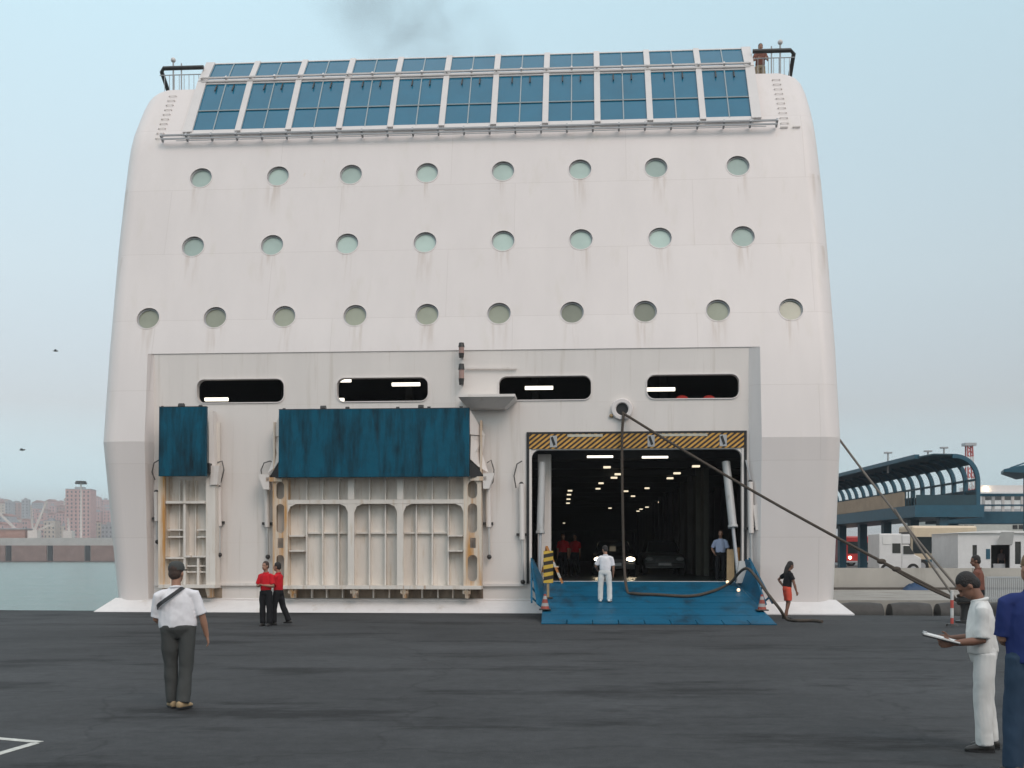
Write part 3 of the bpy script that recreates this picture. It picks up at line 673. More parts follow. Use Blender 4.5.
# raised ramps -------------------------------------------------
def plate_with_holes(mb, x0, x1, z0, z1, y0, y1, hs):
    P = []; E = []
    loops = [[(x0,z0),(x1,z0),(x1,z1),(x0,z1)]] + hs
    for lp in loops:
        ii = []
        for x, z in lp: P.append(Vector((x,z))); ii.append(len(P)-1)
        E += [(ii[k], ii[(k+1) % len(ii)]) for k in range(len(ii))]
    vo, eo, fo, *_ = delaunay_2d_cdt(P, E, [], 0, 1e-5)
    kp = [f for f in fo if not any(inpoly(*(sum((vo[i] for i in f), Vector((0,0)))/3), h) for h in hs)]
    mb.add([(p.x,y0,p.y) for p in vo], kp)
    for lp in loops:
        n = len(lp); mb.add([(x,y0,z) for x,z in lp]+[(x,y1,z) for x,z in lp], [(k,(k+1) % n,n+(k+1) % n,n+k) for k in range(n)])
def Sx(px, py=520, y=-.4): return S(px, py, y).x
def Sz(py, px=370, y=-.4): return S(px, py, y).z

# big one
rb = empty('raised_ramp'); rb.parent = ferry
zlo, zgir, ztop = Sz(586), Sz(503), Sz(412)
xa, xb = Sx(274, 585), Sx(482, 585)
yF = -.55
MB().box(xa+.05, xb-.05, -.14, -.10, zlo, ztop-.3).build('backplate', m_rib, rb)
rails = MB()
for (p0_, p1_) in ((274,289),(464,482)):
    u0, u1 = Sx(p0_,530), Sx(p1_,530); um = (u0+u1)/2
    hw = (u1-u0)*.26
    hs = [rrect(um-hw, um+hw, Sz(b_), Sz(a_), hw*.95, 6) for a_, b_ in ((482,499),(504,533),(555,581))] + [[(um-.08,Sz(548)),(um+.10,Sz(548)),(um+.10,Sz(538)),(um-.08,Sz(538))]]
    mb = MB(); plate_with_holes(mb, u0, u1, zlo, Sz(477), yF, yF+.05, hs); mb.box(u0,u0+.05,yF+.051,-.14,zlo,ztop-.3); mb.box(u1-.05,u1,yF+.051,-.14,zlo,ztop-.3)
    mb.build('side_beam', m_rail, rb)
    MB().box(u0+.06,u1-.06,-.2,-.145,zlo,Sz(477)).build('hole_backing', m_rib, rb)  # backing plate behind the beam's holes, in the ramp's own steel colour
MB().box(xa, xb, yF-.10, -.14, zlo-.09, zlo+.02).build('bottom_flange', m_rib, rb)
gx0, gx1 = Sx(289), Sx(464)
gd = MB(); gd.box(gx0, gx1, yF, -.14, zgir-.03, zgir+.10); gd.build('girder', m_rib, rb)
for px in (352, 401):
    u = Sx(px); mb = MB(); mb.box(u-.10, u+.10, yF-.003, yF+.05, zlo+.025, zgir-.035); mb.box(u-.10, u+.10, yF-.003, yF+.05, zgir+.105, ztop-.4); mb.box(u-.03,u+.03,yF+.052,-.14,zlo+.025,zgir-.035)
    mb.build('web_frame', m_rib, rb)
# gusset corners under the girder
for u0, u1 in ((gx0, Sx(352)-.1), (Sx(352)+.1, Sx(401)-.1), (Sx(401)+.1, gx1)):
    for s_, uu in ((1,u0),(-1,u1)): MB().prism([(uu,yF+.01,zgir-.035),(uu+s_*.26,yF+.01,zgir-.035),(uu+s_*.08,yF+.01,zgir-.11),(uu,yF+.01,zgir-.30)], (0,.05,0)).build('gusset', m_rib, rb)
for px in (306,322,338,369,385,416,432,448):
    u = Sx(px); MB().box(u-.022, u+.022, -.34, -.142, zlo+.03, zgir-.04).box(u-.022,u+.022,-.34,-.142,zgir+.11,ztop-.4).build('stiffener', m_rib, rb)
zz = Sz(533)
for a_, b_ in ((306,350),(354,399),(403,448)): MB().box(Sx(a_)+.03, Sx(b_)-.03, -.26, -.143, zz-.02, zz+.03).build('tie_bar', m_rib, rb)
for a_, b_ in ((290,305),(449,463)):
    for pz in (536, 551): MB().box(Sx(a_), Sx(b_), -.50, -.143, Sz(pz)-.02, Sz(pz)+.025).build('tie_bar', m_rib, rb)
# hinge row in the dark slot under the ramp
MB().box(xa+.1, xb, -.02, -.004, .43, zlo-.10).build('slot_shadow_plate', M('stained slot shade', (.30,.24,.18), .7, var=.2, spots=[((.10,.07,.05),.45,.7,(1,1,.4),1.5)]), rb)  # slot's shade painted into the plate's dark brown, stains over it
for px in (293, 355, 405, 467):
    u = Sx(px, 592); hg = MB(); hg.hexa([(u-.05,-.50,.45),(u+.05,-.50,.45),(u+.05,-.03,.45),(u-.05,-.03,.45),(u-.05,-.62,zlo-.1),(u+.05,-.62,zlo-.1),(u+.05,-.03,zlo-.1),(u-.05,-.03,zlo-.1)]); hg.cyl((u-.12,-.5,zlo-.18),(u+.12,-.5,zlo-.18),.07,.07,10)
    hg.build('hinge', m_rail, rb)
for px in (310,325,341,372,388,421,437,452): u = Sx(px,592); MB().box(u-.02,u+.02,-.2,-.021,.44,zlo-.11).build('foot_bracket', m_rib, rb)
# blue roadway flap folded forward
def flap(x0, x1, zt2, zb2, parent, knobs):
    yt2, yb2 = -.93, -.98
    mb = MB(); mb.hexa([(x0,yb2,zb2),(x1,yb2,zb2),(x1,yb2+.16,zb2),(x0,yb2+.16,zb2),(x0,yt2,zt2),(x1,yt2,zt2),(x1,yt2+.16,zt2),(x0,yt2+.16,zt2)])
    o = mb.build('flap', m_blue, parent, bevel=.012)
    for kx, r_ in knobs: MB().cyl((kx-r_*.8,yt2+.12,zt2+r_*.35),(kx+r_*.8,yt2+.12,zt2+r_*.35),r_,r_,10).build('flap_hinge', m_grease, o)
    e = MB(); e.box(x0-.004,x1+.004,yt2+.0,yt2+.17,zt2-.0+.002,zt2+.02); e.build('edge_strip', m_dark, o)
    return o
z1_, z2_ = S(370,410,-.7).z, S(370,477,-.98).z
xf0, xf1 = S(279.5,440,-.85).x, S(469.5,440,-.85).x
flap(xf0, xf1, z1_, z2_, rb, [(S(x,408,-.6).x, r_) for x, r_ in ((286,.05),(325,.10),(349,.07),(399,.06),(422,.10),(430,.06),(462,.06))])
mb = MB(); u = S(312,407,-.4).x; mb.tube([(u+.22*math.cos(a*PI/8), -.45, z1_-.04+.12*math.sin(a*PI/8)) for a in range(9)], .03, 8); mb.build('lifting_eye', m_chrome, rb)
for s_, xx in ((-1, xf0), (1, xf1)):
    mb = MB(); k_ = s_*.46
    mb.prism([(xx, -.72, z1_-.02),(xx+k_*.9,-.28,z1_-.72),(xx+k_*.9,-.28,z1_-.78),(xx,-.70,z1_-.78)], (0,.05,0))
    mb.prism([(xx+s_*.02,-.62,z1_-.80),(xx+k_*.9,-.25,z1_-.80),(xx+k_*.75,-.25,z1_-1.35),(xx+k_*1.15,-.3,z2_+.18),(xx+k_*.5,-.55,z2_+.35),(xx+s_*.02,-.8,z2_+.55)], (0,.05,0))
    mb.build('side_bracket', m_bulk, rb)
    MB().prism([(xx+s_*.0,-.72,z2_+.60),(xx+s_*.44,-.50,z2_+.02),(xx+s_*.0,-.72,z2_+.0)], (0,.06,0)).build('dark_gusset', m_dark, rb)
    MB().box(min(xx,xx+s_*.5), max(xx,xx+s_*.5), -.62, -.50, z2_-.10, z2_+.03).build('corner_lug', m_rail, rb)
    MB().hexa([(xx+s_*.40,-.62,z2_-.35),(xx+s_*.58,-.62,z2_-.35),(xx+s_*.58,-.3,z2_-.35),(xx+s_*.40,-.3,z2_-.35),(xx+s_*.40,-.62,z2_+.12),(xx+s_*.75,-.62,z2_+.14),(xx+s_*.75,-.3,z2_+.14),(xx+s_*.40,-.3,z2_+.12)]).build('lever', m_bulk, rb)
# small one
rs = empty('raised_ramp'); rs.parent = ferry
xa, xb = Sx(161,520), Sx(218,520)
zlo = Sz(585,190); ztop = Sz(412,190)
MB().box(xa+.03, xb-.03, -.14, -.10, zlo, ztop-.3).build('backplate', m_rib, rs)
for p0_, p1_, mt_ in ((160,166.5,m_rail),(207.5,217,m_rib)):
    MB().box(Sx(p0_), Sx(p1_), yF, -.14, zlo, Sz(477,190)+.3).build('side_beam', mt_, rs)
fl = MB(); fl.box(xa, xb, yF-.1, -.14, zlo-.09, zlo+.02); fl.build('bottom_flange', m_rib, rs)
u0, u1 = Sx(167), Sx(207)
MB().box(u0, u1, yF+.03, -.14, Sz(503,190)-.02, Sz(503,190)+.06).build('girder', m_rib, rs)
z_ = Sz(558,190); MB().box(u0, Sx(185), yF+.03, -.14, z_-.03, z_+.03).build('girder', m_rib, rs); MB().box(Sx(186), u1, yF+.03, -.14, z_+.02, z_+.08).build('girder', m_rib, rs)
for px, za, zb2 in ((185.5,585,480),(199,585,558)):
    MB().box(Sx(px)-.035, Sx(px)+.035, yF+.06, -.142, Sz(za,190)+.02, Sz(zb2,190)).build('web_frame', m_rib, rs)
for a_, b_, pz in ((168,184,530),(168,184,537),(197,206.5,530),(197,206.5,537),(187,206,566),(187,206,572)): MB().box(Sx(a_), Sx(b_), -.42, -.143, Sz(pz,190)-.02, Sz(pz,190)+.025).build('tie_bar', m_rib, rs)
for px in (178, 194): MB().box(Sx(px)-.018, Sx(px)+.018, -.26, -.143, Sz(556,190), Sz(480,190)).build('stiffener', m_rib, rs)
MB().box(xa+.05, xb, -.02, -.004, .43, zlo-.10).build('slot_shadow_plate', bpy.data.materials['stained slot shade'], rs)  # dark of the slot put into the plate's colour here too
for px in (166, 209):
    u = Sx(px, 592); hg = MB(); hg.hexa([(u-.05,-.40,.45),(u+.05,-.40,.45),(u+.05,-.03,.45),(u-.05,-.03,.45),(u-.05,-.62,zlo-.1),(u+.05,-.62,zlo-.1),(u+.05,-.03,zlo-.1),(u-.05,-.03,zlo-.1)]); hg.build('hinge', m_rail, rs)
z1_, z2_ = S(184,408,-.7).z, S(184,476,-.98).z
flap(S(160,440,-.85).x, S(207,440,-.85).x, z1_, z2_, rs, [(S(184,406,-.6).x,.10),(S(165,407,-.6).x,.04),(S(203,407,-.6).x,.06)])
u = S(209,430,-.5).x; MB().hexa([(u,-.5,z2_+.1),(u+.17,-.45,z2_+.1),(u+.17,-.1,z2_+.1),(u,-.1,z2_+.1),(u,-.5,z1_-.05),(u+.10,-.45,z1_-.05),(u+.10,-.1,z1_-.05),(u,-.1,z1_-.05)]).build('side_bracket', m_bulk, rs)
u = S(209,463,-.5).x; MB().box(u-.06,u+.1,-.75,-.52,z2_+.1,z2_+.42).build('dark_gusset', m_dark, rs)
MB().hexa([(u+.08,-.62,z2_-.25),(u+.30,-.62,z2_-.25),(u+.30,-.3,z2_-.25),(u+.08,-.3,z2_-.25),(u+.10,-.62,z2_+.35),(u+.36,-.62,z2_+.35),(u+.36,-.3,z2_+.35),(u+.10,-.3,z2_+.35)]).build('lever', m_bulk, rs)
# latch rods, hoses and small cylinders on the bulkhead
def hose(pts, r_=.02, mat=M('hose rubber', (.10,.095,.09), .7)):
    mb = MB(); mb.tube([tuple(S(a, b, -.16)) for a, b in pts], r_, 6); mb.build('hose', mat, ferry, smooth=50)
hose([(262,478),(261,470),(264,463),(270,461),(274,463)]); hose([(487,463),(491,460),(494,470),(493,482),(488,488)])
hose([(516,488),(514,476),(517,464),(522,461)]); hose([(155,480),(152,472),(154,463),(159,460)])
hose([(216,463),(222,461),(224,470),(221,482),(217,486)])
def latch(px, y0, y1, w_=5.5):
    a, b = S(px, y0, -.1), S(px+1.5, y1, -.1); o = MB(); o.cyl(a + Vector((0,-.06,0)), b.lerp(a,.45)+ Vector((0,-.06,0)), .085, .085, 10); lo = o.build('latch_cylinder', m_bulk, ferry, smooth=40)
    MB().cyl(b.lerp(a,.45)+Vector((0,-.06,0)), b+Vector((0,-.06,0)), .04, .04, 8).build('rod', m_chrome, lo)
    k = MB(); k.ell(b + Vector((0,-.08,.1)), .075); k.ell(a + Vector((0,-.06,0)), .07); k.box(a.x-.16,a.x+.16,-.12,-.004,b.z+.5*(a.z-b.z)-.04,b.z+.5*(a.z-b.z)+.04); k.build('clamp', m_grease, lo)
for px, y0, y1 in ((267,487,560),(488,487,560),(521.5,484,585),(219,487,558),(157,492,545)): latch(px, y0, y1)
a = S(748,482,-.1); b = S(757,580,-.1); latch(750, 482, 575); MB().bar(S(746,460,-.12), S(752,487,-.12), .05).build('latch_lever', m_grey, ferry)
MB().bar(S(755,505,-.16), S(758,530,-.16), .14, .08).build('latch_guard', m_bulk, ferry)
# small grey platform and stern lights
a, b = S(462,401,0), S(517,401,0); zp = a.z
MB().box(a.x, b.x, -1.0, -.004, zp-.02, zp+.06).build('ledge_platform', m_bulk, ferry)
gr = MB(); gr.hexa([(a.x+.25,-.5,zp-.30),(b.x-.35,-.5,zp-.30),(b.x-.35,-.004,zp-.30),(a.x+.25,-.004,zp-.30),(a.x,-.98,zp-.03),(b.x,-.98,zp-.03),(b.x,-.004,zp-.03),(a.x,-.004,zp-.03)])
gr.build('platform_bracket', m_bulk, ferry)
MB().bar((a.x+.3,-.3,zp-.4),(a.x+.5,-.05,zp-1.1),.05).build('platform_strut', m_bulk, ferry)
def nav(px, y0, y1):
    a, b = S(px, y0, -.3), S(px, y1, -.3); e = empty('stern_light'); e.parent = ferry
    h = a.z-b.z; c = MB(); c.cyl((a.x,-.32,b.z),(a.x,-.32,b.z+h*.3),.07,.09,12); c.cyl((a.x,-.32,b.z+h*.72),(a.x,-.32,a.z),.10,.08,12); c.build('housing', m_grease, e, smooth=40)
    MB().cyl((a.x,-.32,b.z+h*.3),(a.x,-.32,b.z+h*.72),.085,.085,12).build('lens', M('stern lens',(.32,.20,.17),.15), e, smooth=40)
    MB().box(a.x-.03,a.x+.03,-.25,yprof(max(b.z,8.26))+.02 if b.z > 8.26 else -.004,b.z+.02,b.z+.07).build('bracket', m_grey, e)
nav(461.5, 343, 358); nav(461.5, 364, 385)
a, b = S(466,368,-.1), S(517,368,-.1); MB().bar((a.x,-.08,a.z),(b.x,-.08,b.z),.05,.05).build('boom_rail', m_bulk, ferry)
# fairlead
a = S(622,409.5); c = MB(); c.ring((a.x,-.004,a.z), .19, .34, .12, (0,-1,0), 32); c.build('fairlead', m_hull, ferry, bevel=.03, smooth=40); FL = Vector((a.x,-.1,a.z))
MB().disc((a.x,-.012,a.z), .195).build('fairlead_hole', m_dark, ferry)
MB().ell((a.x-.34,-.06,a.z-.2), (.06,.05,.06)).build('fairlead_bolt', m_tan, ferry, smooth=60)

# lowered stern ramp
rp = empty('stern_ramp'); rp.parent = ferry
yo = -5.3; zo_ = .09
def rz(y): return .97 + (zo_-.97)*(-y/-yo)
def rx(t, y): # t 0..1 across
    f = y/yo; return (1.02 + .10*f) + t*((6.92-1.02) + (.16)*f)
mb = MB(); n = 6
for k in range(n):
    y1, y2 = yo*k/n, yo*(k+1)/n
    if k: y1 -= .004
    mb.hexa([(rx(0,y2),y2,rz(y2)-.16 if k<n-1 else .02),(rx(1,y2),y2,rz(y2)-.16 if k<n-1 else .02),(rx(1,y1),y1,rz(y1)-.16),(rx(0,y1),y1,rz(y1)-.16),(rx(0,y2),y2,rz(y2)),(rx(1,y2),y2,rz(y2)),(rx(1,y1),y1,rz(y1)),(rx(0,y1),y1,rz(y1))])
mb.build('roadway', m_ramp, rp)
cl = MB()
for k in range(6):
    y = yo*(k+.9)/6.6; cl.bar((rx(.04,y),y,rz(y)+.003),(rx(.96,y),y,rz(y)+.003),.03,.006)
cl.build('tread_bar', m_ramp, rp)
lp = MB()
for k in range(9):
    t0, t1 = k/9+.002, (k+1)/9-.002; y1, y2 = yo-.006, yo-.62; lp.hexa([(rx(t0,yo),y2,.008),(rx(t1,yo),y2,.008),(rx(t1,yo),y1,.02),(rx(t0,yo),y1,.02),(rx(t0,yo),y2,.03),(rx(t1,yo),y2,.03),(rx(t1,yo),y1,zo_),(rx(t0,yo),y1,zo_)])
lp.build('finger_flap', m_ramp, rp)
for s_, t_ in ((-1,0),(1,1)):
    w_ = MB(); x1, x2 = rx(t_,0), rx(t_,yo*.72)
    w_.prism([(x1,-.05,rz(0)),(x2,yo*.72,rz(yo*.72)),(x2+s_*.12,yo*.72,rz(yo*.72)+.10),(x1+s_*.34,-.9,rz(0)+.62),(x1+s_*.34,-.05,rz(0)+.70)], (s_*.05,0,0)); w_.build('side_wing', m_ramp, rp)
    rbz = MB()
    for y in (-.6,-1.5,-2.4,-3.3): rbz.bar((rx(t_,y)+s_*.12,y,rz(y)),(rx(t_,y)+s_*.34,y,rz(y)+.56*(1+y/5)),.05)
    rbz.bar((rx(t_,-.3)+s_*.4,-.3,rz(0)+.72),(rx(t_,-3.9)+s_*.3,-3.9,rz(-3.9)+.16),.05); rbz.build('wing_rib', m_ramp, rp)
def ramp_point(px, py, dz=.05):
    """a point lying on the sloping ramp"""
    lo, hi = yo, 0.0
    for it in range(30):
        y = (lo+hi)/2; p = G(px, py, rz(y) + dz)
        if toship(p).y < y: hi = y
        else: lo = y
    return p
for px, py in ((727.5,582),(738.5,590)):
    a = toship(ramp_point(px,py,.07)); l_ = MB(); l_.ell((a.x,a.y,a.z),.05); l_.build('ramp_lamp', m_amber, rp, smooth=60)
pg = MB(); a = S(741,575,-.8); pg.hexa([(a.x-.15,-.9,.95),(a.x+.22,-.9,.95),(a.x+.22,-.7,.95),(a.x-.15,-.7,.95),(a.x-.06,-.85,1.62),(a.x+.10,-.85,1.62),(a.x+.10,-.72,1.62),(a.x-.06,-.72,1.62)]); pg.build('ram_lug', m_chrome, rp)

# ------------------------------------------------------------------ loose things on and around the ramp
def ship_empty(name, p, rz_=0, **kw):
    w_ = toworld(p); e = empty(name, w_, PSI + rz_, kw.get('label'), kw.get('cat'), kw.get('group')); return e
# hazard board on a post
yb2 = -1.0; a = S(549.5, 600, -3.2)
e = ship_empty('hazard_board', (S(548,598,-2.6).x, -2.6, rz(-2.6)), label='yellow and black striped hazard board on a post at left edge of the ramp', cat='sign')
hb_z = S(549,583,-2.6).z - rz(-2.6); ht_z = S(549,551,-2.6).z - rz(-2.6)
MB().box(-.13,.15,-.03,.0,hb_z,ht_z).build('board', m_ybp, e); MB().bar((.0,.03,0),(.0,.03,ht_z-.1),.07).build('post', m_tan, e); MB().box(-.14,.14,-.1,.14,0,.04).build('foot', m_grease, e)
e = ship_empty('folding_trestle', (S(558,583,-.2).x, -.3, rz(-.3)), label='orange and white folding trestle leaning inside the door behind the hazard board', cat='trestle')
m_ow = stripes('orange white bars', (.5,.2,.05), (.55,.5,.42), 0,0,3.0,.5)
t_ = MB(); t_.bar((-.35,0,1.15),(.14,0,0),.07); t_.bar((-.35,.0,1.15),(-.55,.5,0),.06); t_.build('leg', m_ow, e); MB().bar((-.5,.1,.6),(.02,.1,.5),.05).build('brace', m_ow, e)
def cone(px, py, lab):
    p = S(px, py, -4.2); 
    y = -4.2; e = ship_empty('traffic_cone', (p.x, y, rz(y)+.015), label=lab, cat='traffic cone', group='traffic cones at the ramp foot')
    MB().box(-.16,.16,-.16,.16,0,.035).build('base', m_grease, e, bevel=.01)
    c = MB(); c.tube([(0,0,.035),(0,0,.44)],[.12,.03],18); c.build('cone', m_cone, e, smooth=40)
cone(545,612,'red and white banded traffic cone at left foot of the blue ramp'); cone(762,608,'red and white banded traffic cone at right foot of the blue ramp')
e = ship_empty('leaning_board', (S(731,580,.25).x, .3, .98), label='tan board leaning on the right door jamb beside the officer', cat='board')
MB().hexa([(-.14,-.1,0),(.10,-.1,0),(.10,-.05,0),(-.14,-.05,0),(-.10,.12,1.0),(.12,.12,1.0),(.12,.17,1.0),(-.10,.17,1.0)]).build('panel', m_tan, e); MB().bar((.2,-.1,0),(.24,.12,1.05),.10,.05).build('slat', m_wood, e)

def rope_obj(pts, r_, mat, label, cat='rope', name='mooring_rope', group=None):
    mb = MB(); mb.tube(pts, r_, 8); o = mb.build(name, mat, None, smooth=60); return tag(o, label, cat, group)
def cat_curve(a, b, sag, n=28): 
    a, b = Vector(a), Vector(b); return [a.lerp(b, k/n) - Vector((0,0,sag*4*(k/n)*(1-k/n))) for k in range(n+1)]
def smooth_path(pts, n=8):
    P = [Vector(p) for p in pts]; out = []
    for i in range(len(P)-1):
        p0, p1, p2, p3 = P[max(i-1,0)], P[i], P[i+1], P[min(i+2,len(P)-1)]
        for k in range(n):
            t = k/n; out.append(.5*((2*p1)+(p2-p0)*t+(2*p0-5*p1+4*p2-p3)*t*t+(3*p1-p0-3*p2+p3)*t**3))
    return out + [P[-1]]
BOL = G(968, 623); BZ = .52
fl = toworld(FL + Vector((0,-.02,-.12)))
a = fl + Vector((.03,-.05,-.02)); b = BOL + Vector((-.12,.1,BZ+.02))
rope_obj([a + Vector((0,.25,.05))] + cat_curve(a, b, .16), .04, m_rope, 'dark mooring rope running taut from the fairlead above the door to the bollard', group='mooring ropes')
mid = a.lerp(b, .79) - Vector((0,0,.105))
sp = MB(); 
for k in range(2):
    c_ = a.lerp(b, .79+.04*k) - Vector((0,0,.16*4*(.79+.04*k)*(.21-.04*k))); sp.ell(c_, (.13,.075,.075))
tag(sp.build('rope_splice', m_rope, None, smooth=60), 'knotted splice in the taut mooring rope in front of the walkway', 'rope knot')
rope_obj(cat_curve(mid, BOL + Vector((.1,-.1,BZ-.08)), .1), .036, m_rope, 'second leg of the mooring rope running from its splice to the bollard', group='mooring ropes')
hl0 = toworld((10.0, .9, S(838,424,.9).z)); 
rope_obj(cat_curve(hl0, BOL + Vector((.05,.15,BZ+.1)), .12), .035, m_rope2, 'pale thin mooring rope coming from behind right side of the hull, upper one', group='mooring ropes')
mid2 = hl0.lerp(BOL + Vector((0,0,BZ)), .52)
rope_obj(cat_curve(mid2, BOL + Vector((-.2,.2,BZ+.05)), .05), .032, m_rope2, 'pale thin mooring rope branching off halfway along the pale rope', group='mooring ropes')
# slack rope: falls from the fairlead, lies over the ramp, hops the wing and ends on the quay
pts = [fl + Vector((.02,.2,.0)), fl + Vector((.03,-.06,-.08)), toworld(S(622,440,-.22)), toworld(S(622.5,500,-.24)), toworld(S(624,560,-.30)), ramp_point(627,590), ramp_point(634,593.5), ramp_point(655,594.5), ramp_point(690,596), ramp_point(713,591), ramp_point(730,583), A(739,573,32.0), A(747,568.5,31.2), A(756,577,30.4), A(768,594,29.8), A(779,608,29.4), G(787,619,.05), G(797,620.5,.05), G(812,620.5,.05), G(822,621.5,.05)]
rope_obj(smooth_path(pts, 7), .043, m_rope, 'slack dark rope hanging down through the doorway and lying across the blue ramp')
bo = empty('bollard', BOL, 0, 'dark iron mooring bollard on the quay edge holding the ropes', 'bollard')
mb = MB(); mb.loft([((0,0,z_),(1,0,0),(0,1,0),r_,r_) for z_, r_ in ((0,.32),(.06,.32),(.08,.2),(.35,.18),(.5,.2),(.58,.3),(.66,.3),(.72,.18))], 20); mb.build('post', m_grease, bo, smooth=40)
mb = MB(); mb.tube([(.24*math.cos(k*PI/8), .24*math.sin(k*PI/8), .44+.012*k) for k in range(33)], .045, 8); mb.build('rope_turn', m_rope, bo, smooth=60)
p = G(952,626); e = empty('marker_post', p, 0, 'short red and white post on the quay left of the bollard', 'post'); mb = MB(); mb.cyl((0,0,0),(0,0,.9),.04,.04,12); mb.build('pole', stripes('red white post',(.5,.08,.06),(.6,.6,.58),0,0,2.2,.45), e); MB().cyl((0,0,0),(0,0,.06),.16,.14,12).build('base', m_grease, e)

# ------------------------------------------------------------------ right hand quay
m_conc = M('weathered concrete', (.30,.285,.255), .85, var=.2, scale=.5, spots=[((.16,.145,.12), .52, .75, (1,1,.35), .8)], bump=.15, bscale=6)
m_conc2 = M('pale concrete wall', (.40,.385,.35), .85, var=.12, scale=.6, spots=[((.22,.20,.17), .55, .8, (1.5,1.5,.25), .7)])
mb = MB(); mb.prism([(12.3,43,-5),(140,43,-5),(140,420,-5),(12.3,420,-5)], (0,0,5.0)); tag(mb.build('pavement', m_conc), kind='structure')
mb = MB(); mb.prism([(17.5,58,.01),(140,58,.01),(140,420,.01),(17.5,420,.01)], (0,0,.55)); tag(mb.build('road', M('raised road asphalt',(.10,.10,.10),.85)), kind='structure')
m_rubber = M('black rubber', (.05,.047,.044), .7, var=.3, scale=3)
for k, (px0, px1) in enumerate(((838,884),(888,932),(936,980),(984,1030))):
    a, b = A(px0,606,42.2), A(px1,606,42.2); f = MB(); zc = -.5
    f.loft([((a.x+t*(b.x-a.x),42.3,zc),(0,1,0),(0,0,1),r_,r_) for t, r_ in ((0,.18),(.05,.40),(.3,.45),(.7,.45),(.95,.40),(1,.18))], 16)
    tag(f.build('fender', m_rubber, None, smooth=50), ['dark rubber fender nearest the hull on the right quay face','second rubber fender from the hull on the right quay face','third rubber fender from the hull on the right quay face','rubber fender on the right quay face behind the white uniform'][k], 'fender', 'fenders along the right quay')
# low concrete wall
wlp = empty('quay_wall', (0,0,0), 0, 'long pale stained concrete wall between quay and raised road', 'wall')
xw = 17.4
for i in range(9):
    a = Vector((15.0+9*i, 56.2, 0)); mb = MB(); mb.box(a.x, a.x+8.96, a.y, a.y+.5, 0, 1.12); mb.build('panel', m_conc2, wlp)
mb = MB(); mb.box(15.0, 95, 56.04, 56.12, -.0, .12); mb.build('footing', M('dark grime',(.09,.08,.07),.9), wlp)
p = G(915,590); tb = empty('tarpaulin', (p.x, p.y, 0), 0, 'crumpled blue tarpaulin lying at foot of the concrete wall', 'tarpaulin')
mb = MB(); n = 12
vs = [(-.6+1.2*i/n, -.35+.7*j/n, .30*math.sin(PI*i/n)**.6*math.sin(PI*j/n)**.6*(1+.35*math.sin(i*2.1+j*1.3))) for j in range(n+1) for i in range(n+1)]
mb.add(vs, [(j*(n+1)+i, j*(n+1)+i+1, (j+1)*(n+1)+i+1, (j+1)*(n+1)+i) for j in range(n) for i in range(n)])
mb.build('cloth', M('blue tarp',(.012,.05,.12),.6), tb, smooth=80)

# elevated boarding walkway
m_wb = M('walkway blue paint', (.010,.08,.125), .45, var=.15)
m_wd = M('dark teal roof', (.010,.048,.066), .5, var=.2)
wk = empty('boarding_walkway', (0,0,0), 0, 'elevated blue boarding walkway with curved ribbed roof on pillars', 'walkway')
Yw0, Yw1 = 80, 150; XA, XB = 30.0, 34.5; zd = 5.5; zr = 9.1
def roofprof(n=14):
    pts = [(XA, zr-.1), (XA+1.2, zr+.12)]
    for k in range(n+1):
        a = PI/2*k/n; pts.append((XB-1.9+1.9*math.sin(a)**.9, zr-1.9+2.0*math.cos(a)**.9))
    pts += [(XB, zd+1.2)]
    return pts
rp_ = roofprof()
mb = MB(); n = len(rp_)-1; NR = 11
cut = [i for i, p in enumerate(rp_)]
mb.add([(x,Yw0,z) for x,z in rp_[:NR]]+[(x,Yw1,z) for x,z in rp_[:NR]]+[(x+.05,Yw0,z+.1) for x,z in rp_[:NR]]+[(x+.05,Yw1,z+.1) for x,z in rp_[:NR]], [(i,i+1,NR+i+1,NR+i) for i in range(NR-1)]+[(2*NR+i,3*NR+i,3*NR+i+1,2*NR+i+1) for i in range(NR-1)]+[(i,2*NR+i,2*NR+i+1,i+1) for i in range(NR-1)])
mb.build('roof', m_wd, wk)
yr = Yw0
while yr < Yw1:
    mb = MB(); pr = rp_[2:] + [(XB, zd)]
    for (x1,z1),(x2,z2) in zip(pr, pr[1:]): mb.bar((x1,yr,z1-.06),(x2,yr,z2-.06),.30,.24,up=(0,1,0))
    mb.build('rib', m_wb, wk); yr += 2.15
mb = MB()
for zc in (zd+1.1, zd+1.9): mb.bar((XB,Yw0,zc),(XB,Yw1,zc),.14,.16)
mb.bar((XA,Yw0,zr),(XA,Yw1,zr),.35,.3); mb.build('purlin', m_wb, wk)
MB().box(XB-.03,XB+.03,Yw0,Yw1,zd,zd+1.1).build('side_panel', m_wd, wk)
MB().box(XA-.3,XB+.3,Yw0-.4,Yw1,zd-.9,zd-.02).build('deck', m_wb, wk)
MB().box(XA-.25,XA-.15,Yw0+2,Yw1,zd-.0,zd+1.1).build('parapet', M('tan panel',(.36,.28,.20),.7,var=.15,scale=1), wk)
pl = MB()
for k in range(4): yy = Yw0+.6*k; pl.cyl((XA-.2,yy,zd),(XA-.2,yy,zd+1.1),.05,.05,6)
pl.bar((XA-.2,Yw0,zd+1.1),(XA-.2,Yw0+2,zd+1.1),.08); pl.bar((XA-.2,Yw0,zd+.55),(XA-.2,Yw0+2,zd+.55),.05); pl.box(XA-.1,XB-.1,Yw0-.1,Yw0-.05,zd,zd+.75); pl.build('railing', m_wd, wk)
for yy in (80.4,86.2,92.4,98.7,104.8): MB().box(31.7,32.35,yy-.35,yy+.35,.5,zd-.9).build('pillar', m_wb, wk)
